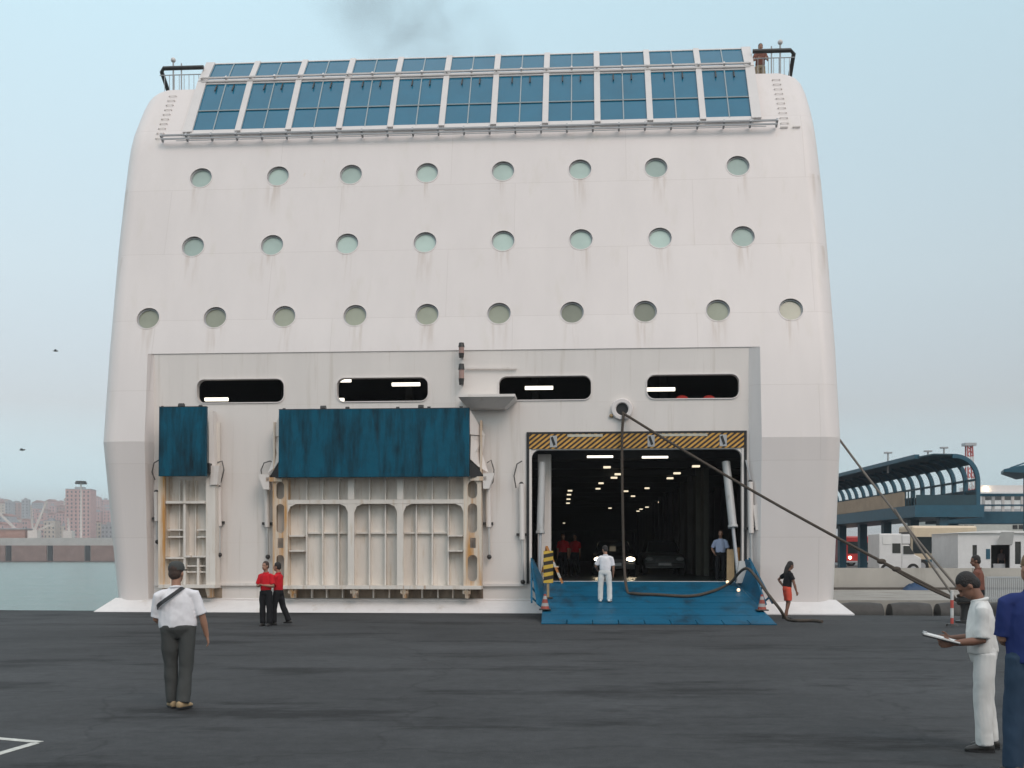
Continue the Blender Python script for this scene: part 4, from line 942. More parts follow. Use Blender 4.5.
for px, py0, py1 in ((888,467,452),(928,457,450.5),(944,459,447)):
    a, b = A(px,py0,88), A(px,py1,88); mb = MB(); mb.cyl(a - Vector((0,0,.5)), b, .09,.07,6); 
    mb.box(b.x-.3,b.x+.3,b.y-.15,b.y+.15,b.z-.12,b.z); mb.build('roof_mast', m_grey, wk)
# footbridge to the right
fbz = empty('footbridge', (0,0,0), 0, 'blue footbridge with pale balustrade running right from the walkway', 'footbridge')
YF_ = 90
MB().box(34.9, 75, YF_-1.2, YF_+1.2, 1.8+31*YF_/F, 1.8+43*YF_/F).build('deck', m_wb, fbz)
bl = MB(); zb0, zb1 = 1.8+43*YF_/F, 1.8+58*YF_/F
for k in range(45): x = 38+.8*k; bl.box(x-.12,x+.12,YF_-1.15,YF_-1.05,zb0,zb1)
bl.build('balustrade', m_frame, fbz); MB().box(37.5,75,YF_-1.2,YF_-1.0,zb1,zb1+.22).box(37.5,75,YF_-1.2,YF_-1.0,zb0+.45,zb0+.58).build('top_rail', m_wb, fbz)
for x in (36.5, 46, 58): MB().box(x-.5,x+.5,YF_-.5,YF_+.5,.5,1.8+31*YF_/F).build('pillar', m_wb, fbz)
# second canopy tip at the right edge
cn = empty('canopy', (0,0,0), 0, 'tip of a blue canopy roof at the right edge above the footbridge', 'canopy')
a, b = A(998,471.5,84), A(1040,462,84)
MB().hexa([(a.x,83,a.z-.1),(b.x,82,a.z-.35),(b.x,88,a.z-.35),(a.x+.9,85.5,a.z-.1),(a.x,83,a.z+.1),(b.x,82,b.z),(b.x,88,b.z),(a.x+.9,85.5,a.z+.1)]).build('roof', m_wb, cn)
MB().cyl((b.x-.5,85,.5),(b.x-.5,85,a.z-.3),.3,.3,12).build('column', m_wb, cn); mb = MB(); mb.bar((a.x+.5,83,a.z+.2),(a.x+2.5,83,a.z+.9),.1); mb.build('brace', m_wb, cn)

# vehicles and cabin on the raised road
m_vw = M('white van paint', (.66,.66,.65), .35); m_vc = M('cream coach paint', (.60,.50,.36), .35); m_vr = M('red bus paint', (.42,.02,.02), .35)
m_vg = M('dark vehicle glass', (.02,.028,.03), .06); m_tyre = M('tyre rubber', (.02,.02,.02), .8)
def wheels(e, xs, y, r_, t=.3):
    for x in xs:
        o = MB().cyl((x,y,r_),(x,y+t,r_),r_,r_,18).build('wheel', m_tyre, e, smooth=40); MB().cyl((x,y-.02,r_),(x,y-.003,r_),r_*.55,r_*.5,14).build('rim', m_grey, o, smooth=40)
RZ_ = .56
# coach
a, b = A(916,575,72), A(960,575,72); e = empty('coach', ((a.x+b.x)/2, 72, RZ_), 0, 'cream coach with dark windows parked behind the white van', 'coach')
Lc = (b.x-a.x)*1.5
mb = MB(); mb.box(-Lc*.4,Lc*.6,0,2.5,.35,3.2); mb.build('body', m_vc, e, bevel=.15); MB().box(-Lc*.38,Lc*.58,-.02,-.003,1.35,2.45).build('window', m_vg, e); MB().box(-Lc*.4-.02,-Lc*.4-.003,.2,2.3,1.2,2.8).build('windscreen', m_vg, e); MB().box(-Lc*.4,Lc*.6,-.015,-.002,.75,.95).build('stripe', m_wb, e); wheels(e, (-Lc*.25, Lc*.4), -.03, .48)
# white camper van
a, b = A(879,574,66), A(916,574,66); e = empty('camper_van', (a.x, 66, RZ_), 0, 'white camper van with box body and cab at its right side', 'van')
wv = b.x-a.x; mb = MB(); mb.box(0,wv*.62,0,2.1,.4,2.55); mb.box(wv*.62,wv*.85,0,2.0,1.9,2.5); mb.prism([(wv*.621,.02,.4),(wv*1.15,.02,.4),(wv*1.15,.02,1.05),(wv*.98,.02,1.25),(wv*.82,.02,1.88),(wv*.621,.02,1.88)],(0,1.95,0)); mb.build('body', m_vw, e, bevel=.06)
MB().box(wv*.36,wv*.58,-.02,-.003,1.35,1.95).build('window', m_vg, e); MB().prism([(wv*.66,-.004,1.3),(wv*.95,-.004,1.3),(wv*.82,-.004,1.8),(wv*.66,-.004,1.8)],(0,-.015,0)).build('cab_window', m_vg, e); MB().box(wv*.1,wv*.34,-.03,-.004,1.9,2.35).build('awning_box', m_white, e); wheels(e, (wv*.2, wv*.92), -.03, .36, .25)
# red bus behind the pillars
a, b = A(845,572,118), A(880,572,118); e = empty('bus', ((a.x+b.x)/2, 118, RZ_), 0, 'red bus with one headlight lit behind the walkway pillars', 'bus')
wv = b.x-a.x; mb = MB(); mb.box(-wv*.5,wv*.5,0,8,.4,3.3); mb.build('body', m_vr, e, bevel=.15); MB().box(-wv*.42,wv*.05,-.03,-.004,1.4,2.7).build('windscreen', m_vg, e); MB().box(wv*.12,wv*.45,-.03,-.004,1.4,2.6).build('side_window', m_vg, e)
MB().ell((-wv*.36,-.06,.95),(.16,.08,.16)).build('headlight', m_head, e, smooth=60); MB().ell((wv*.36,-.05,.95),(.16,.05,.16)).build('headlight', m_white, e, smooth=60); MB().box(-wv*.5,wv*.5,-.08,-.002,.42,.6).build('bumper', m_grey, e); wheels(e, (-wv*.3,wv*.3), .3, .5)
# white cabin / kiosk
cb_y = 64; a, b = A(958,583,cb_y), A(1034,583,cb_y); e = empty('white_cabin', (a.x, cb_y, RZ_), 0, 'white prefabricated cabin with a dark open doorway on the raised road', 'cabin')
wv = b.x-a.x; hc = 1.8+(555-533)*cb_y/F-RZ_
P_ = lambda px: A(px,560,cb_y).x - a.x
dz0, dz1 = 1.8+(555-582)*cb_y/F-RZ_, 1.8+(555-545)*cb_y/F-RZ_
mb = MB(); plate_with_holes(mb, 0, wv, 0, hc, 0, .12, [[(P_(991),.42),(P_(1010),.42),(P_(1010),dz1),(P_(991),dz1)], [(P_(972.5),.75),(P_(977),.75),(P_(977),dz1),(P_(972.5),dz1)], [(P_(1015),.7),(P_(1021),.7),(P_(1021),dz1+.2),(P_(1015),dz1+.2)]])
mb.box(0,.1,.12,4,0,hc); mb.box(wv-.1,wv,.12,4,0,hc); mb.box(.1,wv-.1,3.9,4,0,hc); mb.build('wall', m_vw, e)
MB().prism([(-.1,-.15,hc),(wv*.5,-.15,hc+.15),(wv+.1,-.15,hc+.1),(wv+.1,-.15,hc-.003),(-.1,-.15,hc-.003)],(0,4.3,0)).build('roof', m_white, e)
MB().box(.1,wv-.1,1.6,1.7,.02,hc-.05).build('inner_partition', m_inceil, e)
for u0, u1 in ((972.5,977),(1015,1021)): MB().box(P_(u0),P_(u1),.06,.08,.72,dz1+.2 if u0>1000 else dz1).build('window', m_vg, e)
MB().prism([(P_(996),-.03,dz1),(P_(1012),-.03,dz1),(P_(1010),-.5,dz1+.75),(P_(997),-.5,dz1+.75)],(0,-.04,.02)).build('awning', m_white, e)
MB().box(P_(986),P_(990),-.03,-.002,1.0,1.6).build('notice', m_wb, e)
MB().box(P_(996),P_(1008),.35,.7,.42,.72).build('counter', m_grey, e)
# terminal building behind
Yt = 150; a, b = A(938,575,Yt), A(1060,575,Yt); e = empty('terminal_building', (a.x, Yt, .5), 0, 'long pale terminal building behind the footbridge with small dark windows', 'building')
wv = b.x-a.x; hb_ = 1.8+(555-512)*Yt/F-.5; MB().box(0,wv,0,12,0,hb_).build('wall', M('pale green grey render',(.46,.47,.43),.8), e); 
for px in (960.5,966,971.5,1015,1021,1028): x = A(px,527,Yt).x-a.x; MB().box(x-.32,x+.32,-.08,-.004,1.8+26*Yt/F-.5,1.8+30*Yt/F-.5).build('window', m_dark, e)
MB().box(-.3,wv+.3,-.4,12.4,hb_,hb_+.4).build('roof', m_grey, e)
# white ship moored beyond the terminal
Yh = 260; e = empty('white_ship', (0,0,0), 0, 'upper decks of a distant white ship beyond the footbridge with a lit porthole', 'ship')
def hx(px): return A(px,500,Yh).x
def hz_(py): return 1.8+(555-py)*Yh/F
MB().box(hx(975),hx(1090),Yh,Yh+14,0,hz_(492)).build('hull', m_vw, e); MB().box(hx(980),hx(1090),Yh+1,Yh+12,hz_(492),hz_(485)).build('upper_deck', m_hull, e); MB().box(hx(982),hx(1090),Yh-.1,Yh-.02,hz_(500),hz_(496)).build('window_band', m_vg, e)
MB().ell((hx(987.5),Yh+.5,hz_(488.5)),(.45,.3,.45)).build('lamp', m_head, e, smooth=60)
# red and white mast
mt = empty('lattice_mast', A(970,520,230), 0, 'red and white striped lattice mast with flared top behind the walkway', 'mast')
Ym = 230; o = Vector(mt.location); tp = A(969,446,Ym)-o; mt_m = stripes('mast bands',(.45,.08,.07),(.62,.58,.56),0,0,.22,.5)
mt.location.z = 0; tp.z = 1.8+(555-446)*Ym/F; mb = MB(); w0, w1 = 1.1, .5
for sx in (-1,1):
    for sy in (-1,1): mb.bar((sx*w0+.5,sy*w0,0),(tp.x+sx*w1,sy*w1,tp.z),.25)
nn = 14
for k in range(nn):
    t0, t1 = k/nn, (k+1)/nn; l0 = w0+(w1-w0)*t0; l1 = w0+(w1-w0)*t1; c0 = .5+(tp.x-.5)*t0; c1 = .5+(tp.x-.5)*t1
    mb.bar((c0-l0,-l0,tp.z*t0),(c1+l1,-l1,tp.z*t1),.15); mb.bar((c0+l0,-l0,tp.z*t0),(c1-l1,-l1,tp.z*t1),.15)
mb.build('lattice', mt_m, mt); MB().box(tp.x-1.2,tp.x+1.2,-1,1,tp.z,tp.z+.6).build('platform', m_grey, mt)
# steel fence behind the men at right
fe = empty('fence', (0,0,0), 0, 'grey steel bar fence on the quay behind the men at right', 'fence')
a, b = G(986,602), G(1040,602); mb = MB()
for k in range(28): p = a.lerp(b, k/27); mb.bar(p, p+Vector((0,0,.95)), .04)
mb.build('bars', m_grey, fe); mb = MB(); mb.bar(a+Vector((0,0,.95)), b+Vector((0,0,.95)), .06); mb.bar(a+Vector((0,0,.15)), b+Vector((0,0,.15)), .05); mb.build('rail', m_grey, fe)

# ------------------------------------------------------------------ cars on the car deck
m_glow = M('headlight glass', (.4,.42,.42), .1)
def car(p, paint, label, lit):
    w_ = toworld(p); e = empty('parked_car', w_, PSI, label, 'car', 'cars on the car deck')
    sec = [(-2.05,.80,.55,.30,.58),(-1.95,.86,.76,.28,.66),(-1.1,.88,.88,.24,.80),(0.2,.89,.92,.24,.86),(1.6,.87,.92,.26,.88),(2.05,.80,.80,.36,.80)]
    mb = MB(); vs = []
    for (y, hw, zt2, z0, zm) in sec: vs += [(-hw*.95,y,z0),(-hw,y,(z0+zm)/2),(-hw*.96,y,zm),(-hw*.75,y,zt2+.04),(hw*.75,y,zt2+.04),(hw*.96,y,zm),(hw,y,(z0+zm)/2),(hw*.95,y,z0)]
    n = 8; mb.add(vs, [(i*n+k,i*n+(k+1) % n,(i+1)*n+(k+1) % n,(i+1)*n+k) for i in range(len(sec)-1) for k in range(n)]+[tuple(range(n-1,-1,-1)), tuple(range((len(sec)-1)*n,len(sec)*n))])
    mb.hexa([(-.72,-.9,.86),(.72,-.9,.86),(.72,1.9,.9),(-.72,1.9,.9),(-.56,-.15,1.40),(.56,-.15,1.40),(.56,1.35,1.40),(-.56,1.35,1.40)])
    mb.build('body', paint, e, smooth=35)
    MB().prism([(-.62,-.86,.96),(.62,-.86,.96),(.52,-.24,1.36),(-.52,-.24,1.36)],(0,-.02,.012)).build('windscreen', m_vg, e)
    for s_ in (-1,1): MB().prism([(s_*.71,-.6,.98),(s_*.71,1.5,.98),(s_*.60,1.2,1.34),(s_*.60,-.12,1.34)],(s_*.02,0,.005)).build('side_window', m_vg, e)
    for s_ in (-1,1): MB().ell((s_*.62,-2.0,.66),(.17,.09,.085)).build('headlight', m_head if lit else m_glow, e, smooth=60)
    MB().box(-.78,.78,-2.12,-1.98,.34,.50).build('bumper', m_grease, e, bevel=.03); MB().box(-.26,.26,-2.135,-2.122,.40,.50).build('licence_plate', m_white, e); MB().box(-.35,.35,-2.07,-2.03,.56,.66).build('grille', m_grease, e)
    for x in (-.84,.64):
        for y in (-1.3,1.3):
            o = MB().cyl((x,y,.31),(x+.2,y,.31),.31,.31,18).build('wheel', m_tyre, e, smooth=40); MB().cyl((x-.01 if x<0 else x+.2,y,.31),(x if x<0 else x+.21,y,.31),.19,.17,14).build('rim', m_grey, o, smooth=40)
pc = toship(A(613, 565, 44)); car((pc.x, pc.y, .975), M('dark car paint',(.02,.02,.024),.25), 'dark car with headlights on driving out of the car deck', True)
pc = toship(A(661, 565, 46)); car((pc.x, pc.y, .975), M('grey green car paint',(.10,.115,.11),.25), 'grey unlit car waiting right of the car with lit headlights', False)

# ------------------------------------------------------------------ people
def cloth_mat(name, col, rough=.85):
    m = M(name, col, rough, var=.10, scale=5, stretch=(1,1,.5), spec=.25)
    nt = m.node_tree; b = nt.nodes['Principled BSDF']; L = nt.links.new
    tc = nd(nt, 'ShaderNodeTexCoord'); mp = nd(nt, 'ShaderNodeMapping'); mp.inputs['Scale'].default_value = (1,1,.55); mp.inputs['Rotation'].default_value = (.3,.4,0); L(tc.outputs['Object'], mp.inputs[0])
    nz = nd(nt, 'ShaderNodeTexNoise'); nz.inputs['Scale'].default_value = 4.5; nz.inputs['Detail'].default_value = 4; nz.inputs['Distortion'].default_value = .5; L(mp.outputs[0], nz.inputs['Vector'])
    bp = nd(nt, 'ShaderNodeBump'); bp.inputs['Strength'].default_value = .5; bp.inputs['Distance'].default_value = .05; L(nz.outputs['Fac'], bp.inputs['Height']); L(bp.outputs[0], b.inputs['Normal'])
    return m
m_skin = M('tanned skin', (.33,.175,.115), .55, var=.08, scale=12); m_skind = M('deeply tanned skin', (.20,.095,.06), .55, var=.08, scale=12)
m_hairk = M('black hair', (.014,.011,.010), .6, var=.4, scale=40, bump=.5, bscale=80); m_hairb = M('light brown hair', (.22,.135,.07), .65, var=.3, scale=40, bump=.5, bscale=80); m_hairr = M('brown hair', (.045,.024,.016), .6, var=.3, scale=40, bump=.5, bscale=80)
m_eye = M('dark eye', (.02,.015,.012), .2); m_lip = M('lips', (.24,.09,.075), .5)
C_ = {k: cloth_mat(k + ' cloth', c) for k, c in dict(white=(.70,.69,.71), grey=(.055,.058,.056), red=(.52,.012,.02), black=(.012,.012,.014), blue=(.018,.032,.13), denim=(.028,.052,.088), orange=(.62,.085,.05), pale=(.40,.45,.60), tan=(.33,.27,.19), brown=(.17,.07,.05), offwhite=(.62,.62,.60), greyrose=(.20,.15,.15)).items()}
def remesh(mb, vox, it=3):
    me = mb.mesh('tmp'); o = bpy.data.objects.new('tmp', me); COL.objects.link(o)
    m1 = o.modifiers.new('r','REMESH'); m1.mode = 'VOXEL'; m1.voxel_size = vox; m1.use_smooth_shade = True
    m2 = o.modifiers.new('s','SMOOTH'); m2.factor = .5; m2.iterations = it
    dg = bpy.context.evaluated_depsgraph_get(); dg.update(); out = bpy.data.meshes.new_from_object(o.evaluated_get(dg)); bpy.data.objects.remove(o); return out
def mobj(name, me, mat, parent):
    me.name = name; me.materials.clear(); me.materials.append(mat); o = bpy.data.objects.new(name, me); COL.objects.link(o); o.parent = parent
    me.polygons.foreach_set('use_smooth', [True]*len(me.polygons)); return o
from mathutils import noise as mnoise
V = lambda *a: Vector(a)
def folds(me, amp, f, seed):
    N_ = [v.normal.copy() for v in me.vertices]; out = []
    for v, n in zip(me.vertices, N_):
        c = v.co.copy()
        d = mnoise.noise(Vector((c.x*f+seed, c.y*f, c.z*f*.8))) + .35*mnoise.noise(Vector((c.x*f*.9+seed, c.y*f*.9+3, (c.z+.8*c.x)*f*1.5))); out += list(c + n*d*amp)
    me.vertices.foreach_set('co', out); me.update()
    return me
def person(loc, yaw, label, H=1.75, bw=1.0, belly=0.0, lean=(0,0), head_yaw=0, head_tilt=0,
           armL=((-.12,0,-1),(-.05,.1,-1)), armR=((.12,0,-1),(.05,.1,-1)), legL=((-.05,0,-1),(0,0,-1)), legR=((.05,0,-1),(0,0,-1)), foot=(0,0),
           skin=m_skin, hair=m_hairk, hairstyle='short', shirt='white', trousers='grey', shoes=m_grease, sleeve=.55, shorts=0, cap=None, vox=.011, group=None, hem=.0):
    s = H/1.75; e = empty('person', loc, yaw, label, 'person', group)
    q = Quaternion((1,0,0), -lean[1]) @ Quaternion((0,1,0), lean[0])   # lean forward / sideways
    N = lambda v: Vector(v).normalized()
    hip = {-1: V(-.095*bw,0,.92), 1: V(.095*bw,0,.92)}; legs = {-1: legL, 1: legR}; J = {}
    for k in (-1,1):
        kn = hip[k] + N(legs[k][0])*.43; an = kn + N(legs[k][1])*.41; J[k] = [hip[k], kn, an]
    dz = .08 - min(J[-1][2].z, J[1][2].z); up = V(0,0,dz)
    for k in (-1,1): J[k] = [p + up for p in J[k]]
    pel = V(0,0,.95) + up; T = lambda v: pel + q @ V(*v)
    X, Y_, Z_ = q @ V(1,0,0), q @ V(0,1,0), q @ V(0,0,1)
    neck = T((0,0,.50)); arms = {-1: armL, 1: armR}; AJ = {}
    for k in (-1,1):
        sh = T((k*.180*bw, 0, .408)); el = sh + N(arms[k][0])*.29; wr = el + N(arms[k][1])*.25; AJ[k] = [sh, el, wr]
    hq = q.slerp(Quaternion(), .6) @ Quaternion((0,0,1), head_yaw) @ Quaternion((1,0,0), -head_tilt)
    hc = neck + (q.slerp(Quaternion(), .5) @ V(0,.02,.07)) + hq @ V(0,.015,.10)
    HD = lambda v: hc + hq @ V(*v)
    sc_ = lambda mb: [setattr(mb, 'v', [p*s for p in mb.v])]
    # --- body
    b = MB()
    b.loft([(T((0,0,z)), X, Y_, rx_*bw, ry) for z, rx_, ry in ((.0,.10,.06),(.06,.13,.09),(.2,.125,.09),(.34,.14,.095),(.44,.13,.08),(.48,.07,.06))], 16)
    b.tube([T((0,-.005,.44)), neck + (hc-neck)*.15, hc - hq @ V(0,.02,.03)], [.062,.056,.055], 12)
    b.ell(HD((0,-.01,.03)), (.076,.096,.100), hq, 18, 12); b.ell(HD((0,.028,-.045)), (.058,.068,.072), hq, 16, 10); b.ell(HD((0,.062,-.088)), (.027,.026,.022), hq)
    b.tube([HD((0,.088,.012)), HD((0,.112,-.028)), HD((0,.090,-.040))], [.010,.016,.010], 8); b.ell(HD((0,.075,.032)), (.05,.020,.014), hq)
    for k in (-1,1): b.ell(HD((k*.079,-.005,-.012)), (.012,.020,.032), hq, 10, 8)
    for k in (-1,1):
        sh, el, wr = AJ[k]
        b.tube([T((k*.10*bw,0,.42)), sh, sh.lerp(el,.5), el, el.lerp(wr,.35), wr], [.05,.055,.050,.040,.042,.027], 12)
        fd = N(arms[k][2] if len(arms[k]) > 2 else arms[k][1]); side = fd.cross(Y_).normalized() if abs(fd.dot(Y_)) < .9 else X.copy()
        pn = side.cross(fd).normalized()      # across the palm
        if pn.dot(V(0,1,0)) < 0: pn = -pn
        pc = wr + fd*.05; b.loft([(wr, pn, side, .026,.020),(wr+fd*.04, pn, side, .038,.017),(wr+fd*.085, pn, side, .040,.014)], 12)
        curl = side * (-k)
        for i, (off, ln) in enumerate(((.030,.070),(.010,.080),(-.010,.074),(-.029,.058))):
            r0 = wr + fd*.075 + pn*off; r1 = r0 + (fd*.9 + curl*.25)*ln*.5; r2 = r1 + (fd*.65 + curl*.7)*ln*.5; b.tube([r0, r1, r2], [.0095,.0085,.007], 8)
        t0 = wr + fd*.03 + pn*.030; b.tube([t0, t0 + (fd*.6+pn*.75)*.035, t0 + (fd*.9+pn*.62)*.062], [.012,.0105,.008], 8)
    for k in (-1,1):
        h_, kn, an = J[k]; b.tube([h_, h_.lerp(kn,.5), kn, kn.lerp(an,.35), an, an - V(0,0,.03)], [.078,.068,.050,.052,.034,.034], 12)
    sc_(b); bo_ = mobj('body', remesh(b, vox), skin, e)
    for k in (-1,1): mb = MB(); mb.ell(HD((k*.030,.082,.012)), (.011,.006,.007), hq); sc_(mb); mb.build('eye', m_eye, bo_, smooth=60)
    mb = MB(); mb.ell(HD((0,.092,-.058)), (.022,.007,.006), hq); sc_(mb); mb.build('mouth', m_lip, bo_, smooth=60)
    # --- hair
    hb2 = MB()
    hb2.ell(HD((0,-.022,.045)), (.086,.100,.098), hq, 18, 12); hb2.ell(HD((0,-.052,-.01)), (.078,.068,.075), hq, 16, 10)
    if hairstyle == 'long':
        hb2.tube([HD((0,-.06,.0)), HD((0,-.09,-.10)), neck + Y_*-.10 - V(0,0,.06), neck + Y_*-.10 - V(0,0,.18)], [.075,.07,.06,.03], 12)
    sc_(hb2); me = remesh(hb2, vox, 2)
    # keep the face free: push hair vertices in front of the brow back inside
    inv = hq.inverted()
    for v in me.vertices:
        l = inv @ (v.co/s - hc)
        if l.y > .045 and l.z < .075: v.co = (hc + hq @ V(l.x*.7, .02, l.z))*s
    mobj('hair', me, hair, e)
    if cap:
        c = MB(); c.loft([(HD((0,-.008,z)), hq @ V(1,0,0), hq @ V(0,1,0), r_, r_*1.16) for z, r_ in ((.035,.094),(.07,.094),(.11,.083),(.138,.055),(.147,.02))], 20); sc_(c); co_ = c.build('cap', cap, e, smooth=60)
        c = MB(); c.prism([HD((.085*math.cos(PI*k/10), .085+.085*math.sin(PI*k/10), .040)) for k in range(11)], hq @ V(0,0,.010)); sc_(c); c.build('peak', cap, co_)
    # --- shirt
    t = MB(); hz0 = .02 - hem
    t.loft([(T((0,(belly*.35 if z < .3 else 0),z)), X, Y_, rx_*bw + belly*.25*(z<.3), ry + belly*.4*(z<.3)) for z, rx_, ry in ((hz0,.172,.122),(.10,.172,.122),(.20,.170,.120),(.32,.172,.120),(.39,.158,.108),(.44,.125,.092),(.475,.088,.078),(.505,.064,.066))], 20)
    for k in (-1,1):
        sh, el, wr = AJ[k]; end = sh.lerp(el, sleeve*1.5) if sleeve <= .67 else el.lerp(wr, (sleeve-.67)*3)
        if sleeve <= .67: t.tube([T((k*.07*bw,-.005,.435)), T((k*.13*bw,-.005,.420)), sh, sh.lerp(end,.5), end], [.052,.062,.066,.066,.072], 14)
        else: t.tube([T((k*.07*bw,0,.435)), T((k*.13*bw,0,.42)), sh, el, end], [.052,.062,.066,.058,.05], 14)
    sc_(t); mobj('shirt', folds(remesh(t, vox*1.1, 3), .011, 9, H*50), C_[shirt], e)
    c = MB(); c.tube([T((.066*math.cos(a*PI/8), -.002+.068*math.sin(a*PI/8), .495+.012*math.sin(-a*PI/8))) for a in range(17)], .016, 8); sc_(c); c.build('collar', C_[shirt], e, smooth=60)
    # --- trousers
    t = MB(); t.loft([(V(0,(belly*.2),z)+up, V(1,0,0), V(0,1,0), rx_*bw + belly*.2*(z>.9), ry + belly*.3*(z>.9)) for z, rx_, ry in ((.84,.15,.10),(.88,.178,.122),(.95,.168,.120),(1.0,.162,.114))], 20)
    for k in (-1,1):
        h_, kn, an = J[k]
        if shorts: t.tube([h_+V(0,0,.02), h_.lerp(kn,.4), h_.lerp(kn, shorts)], [.095,.098,.095], 14)
        else: t.tube([h_+V(0,0,.02), h_.lerp(kn,.5), kn, kn.lerp(an,.5), an + V(0,0,-.015)], [.100,.096,.085,.082,.080], 14)
    sc_(t); mobj('trousers', folds(remesh(t, vox*1.1, 8), .010, 8, H*31), C_[trousers], e)
    # --- shoes
    for k, fy in ((-1,foot[0]),(1,foot[1])):
        an = J[k][2]; fq = Quaternion((0,0,1), fy); fz = an.z - .08
        fm = MB(); fm.loft([((an + fq @ V(0,y,0)) - V(0,0,an.z-fz-z), fq @ V(1,0,0), V(0,0,1), w_, h_) for y, z, w_, h_ in ((-.085,.045,.018,.02),(-.075,.05,.036,.042),(-.02,.055,.040,.052),(.06,.043,.045,.040),(.12,.034,.044,.031),(.165,.028,.030,.022),(.178,.024,.012,.012))], 14)
        sc_(fm); so_ = fm.build('shoe', shoes, e, smooth=60)
        so = MB(); so.prism([an + fq @ V(w_, y, 0) - V(0,0,an.z-fz-.001) for w_, y in ((-.034,-.085),(.034,-.085),(.046,.06),(.04,.14),(.0,.18),(-.04,.14),(-.046,.06))], (0,0,.022)); sc_(so); so.build('sole', m_dark, so_)
    e['_T'] = 0; del e['_T']
    return e, T, s, AJ, HD

# man with the cap, seen from behind
p = G(178,708)
e, T, s, AJ, HD = person(p, rad(12), 'man in white shirt and grey cap with black shoulder strap, back to the camera', H=1.72, bw=1.13, belly=.12, lean=(-.05,.05), head_yaw=rad(-22), head_tilt=.06,
    armL=((-.12,.18,-1),(.4,.9,-.3)), armR=((.36,.0,-1),(.20,.22,-1)), legL=((.05,.12,-1),(.05,-.05,-1)), legR=((-.02,-.08,-1),(-.09,-.26,-1)), foot=(.3,-.55), hair=m_hairr, cap=C_['grey'], shirt='white', trousers='grey', shoes=m_tan, vox=.009, sleeve=.60)
sb = MB(); pts = [(-.20,.06,.22),(-.222,-.03,.27),(-.18,-.125,.31),(-.09,-.142,.37),(.0,-.128,.43),(.065,-.085,.478),(.085,-.01,.49),(.06,.08,.45),(-.02,.15,.36),(-.12,.155,.28),(-.2,.09,.22)]
Pw = smooth_path([T(q_)*s for q_ in pts], 5)
for i in range(len(Pw)-1): sb.bar(Pw[i], Pw[i+1], .045, .010, up=((Pw[i]-T((0,0,.32))*s)).normalized())
sb.build('shoulder_strap', m_dark, e)

# couple in red
p = G(266,626)
person(p, rad(-25), 'woman in red shirt and black trousers with folded arms, left of the pair in red', H=1.64, bw=.90, head_yaw=rad(-15), armL=((-.25,.15,-1),(.75,.75,.12)), armR=((.25,.15,-1),(-.75,.75,.10)), legL=((-.03,0,-1),(0,0,-1)), legR=((.03,.02,-1),(0,-.03,-1)), shirt='red', trousers='black', group=None, vox=.012, hair=m_hairr)[0].rotation_euler.z = rad(165)
p = G(275,625.5)
person(p + V(.05,.15,0), rad(75), 'person in red shirt and black trousers stepping left, right of the pair in red', H=1.62, bw=.95, head_yaw=rad(5), armL=((-.12,.2,-1),(.1,.9,.0)), armR=((.12,.2,-1),(-.1,.9,.05)), legL=((-.03,.18,-1),(0,.02,-1)), legR=((.05,-.22,-1),(0,-.50,-1)), shirt='red', trousers='black', vox=.012)

# officer in white on the ramp
def ramp_pos(px, py): return ramp_point(px, py, .0)
p = ramp_pos(605, 602)
person(p, rad(-8), 'man in all white uniform standing on the blue ramp with his back turned', H=1.62, bw=1.0, lean=(.03,.06), head_yaw=rad(35), head_tilt=.3, armL=((-.45,.10,-1),(.1,.75,-.35)), armR=((.22,.05,-1),(-.05,.45,-1)), legL=((-.10,.04,-1),(-.02,-.02,-1)), legR=((.09,0,-1),(.02,-.08,-1)), foot=(.2,-.25), shirt='white', trousers='offwhite', shoes=m_white, vox=.012)
# officer in pale blue shirt in the doorway
p = toworld((S(721,584,1.2).x, 1.3, .985))
person(p, rad(165), 'officer in pale blue shirt and black trousers standing inside right side of the door', H=1.62, bw=1.0, head_yaw=.1, armL=((-.30,.0,-1),(.10,.35,-1)), armR=((.45,-.1,-1),(-.3,.5,-.5)), shirt='pale', trousers='black', hair=m_hairr, vox=.012)
# dim figures in the car deck
for (px, Y, lab) in ((563,42,'dim figure in red top on the car deck, left of the two behind the trestle'),(575,43.5,'dim figure in red top on the car deck, right of the two behind the trestle')):
    q_ = A(px, 570, Y); person((q_.x, Y, .975), rad(160), lab, H=1.68, shirt='red', trousers='black', vox=.014, sleeve=.5)
# woman at the ramp corner
p = G(787,619)
person(p, rad(-75), 'woman in black top and orange shorts with hand on hip by the white hull', H=1.64, bw=.88, lean=(.0,.10), head_yaw=rad(0), head_tilt=.25, armL=((-.75,-.5,-.65),(.55,.30,-.75)), armR=((.25,.25,-1),(.12,.25,-1)), legL=((-.03,.18,-1),(0,-.10,-1)), legR=((.03,.02,-1),(.0,-.35,-1)), skin=m_skind, hair=m_hairk, hairstyle='long', shirt='black', trousers='orange', shorts=.85, sleeve=.42, vox=.011, shoes=m_grease)
# passenger on the top deck
q_ = S(760, 60, 5.3); p = toworld((q_.x, 5.3, 18.39))
person(p, rad(178), 'bare armed passenger leaning on the top deck rail at upper right', H=1.72, bw=1.0, lean=(0,.12), armL=((-.30,.45,-1),(.35,.8,-.1)), armR=((.30,.45,-1),(-.35,.8,-.1)), shirt='brown', trousers='tan', hair=m_hairk, vox=.014, sleeve=.4)
# far walker on the right of the quay
p = G(979, 634); 
person(p, rad(55), 'person in dark red and black top on the quay beyond the bowed man', H=1.80, bw=.95, head_yaw=rad(25), head_tilt=.15, lean=(0,.05), armL=((-.15,.25,-1),(.1,.9,-.2)), armR=((.15,.1,-1),(0,.6,-.7)), skin=m_skind, shirt='brown', trousers='black', vox=.012, sleeve=.45)
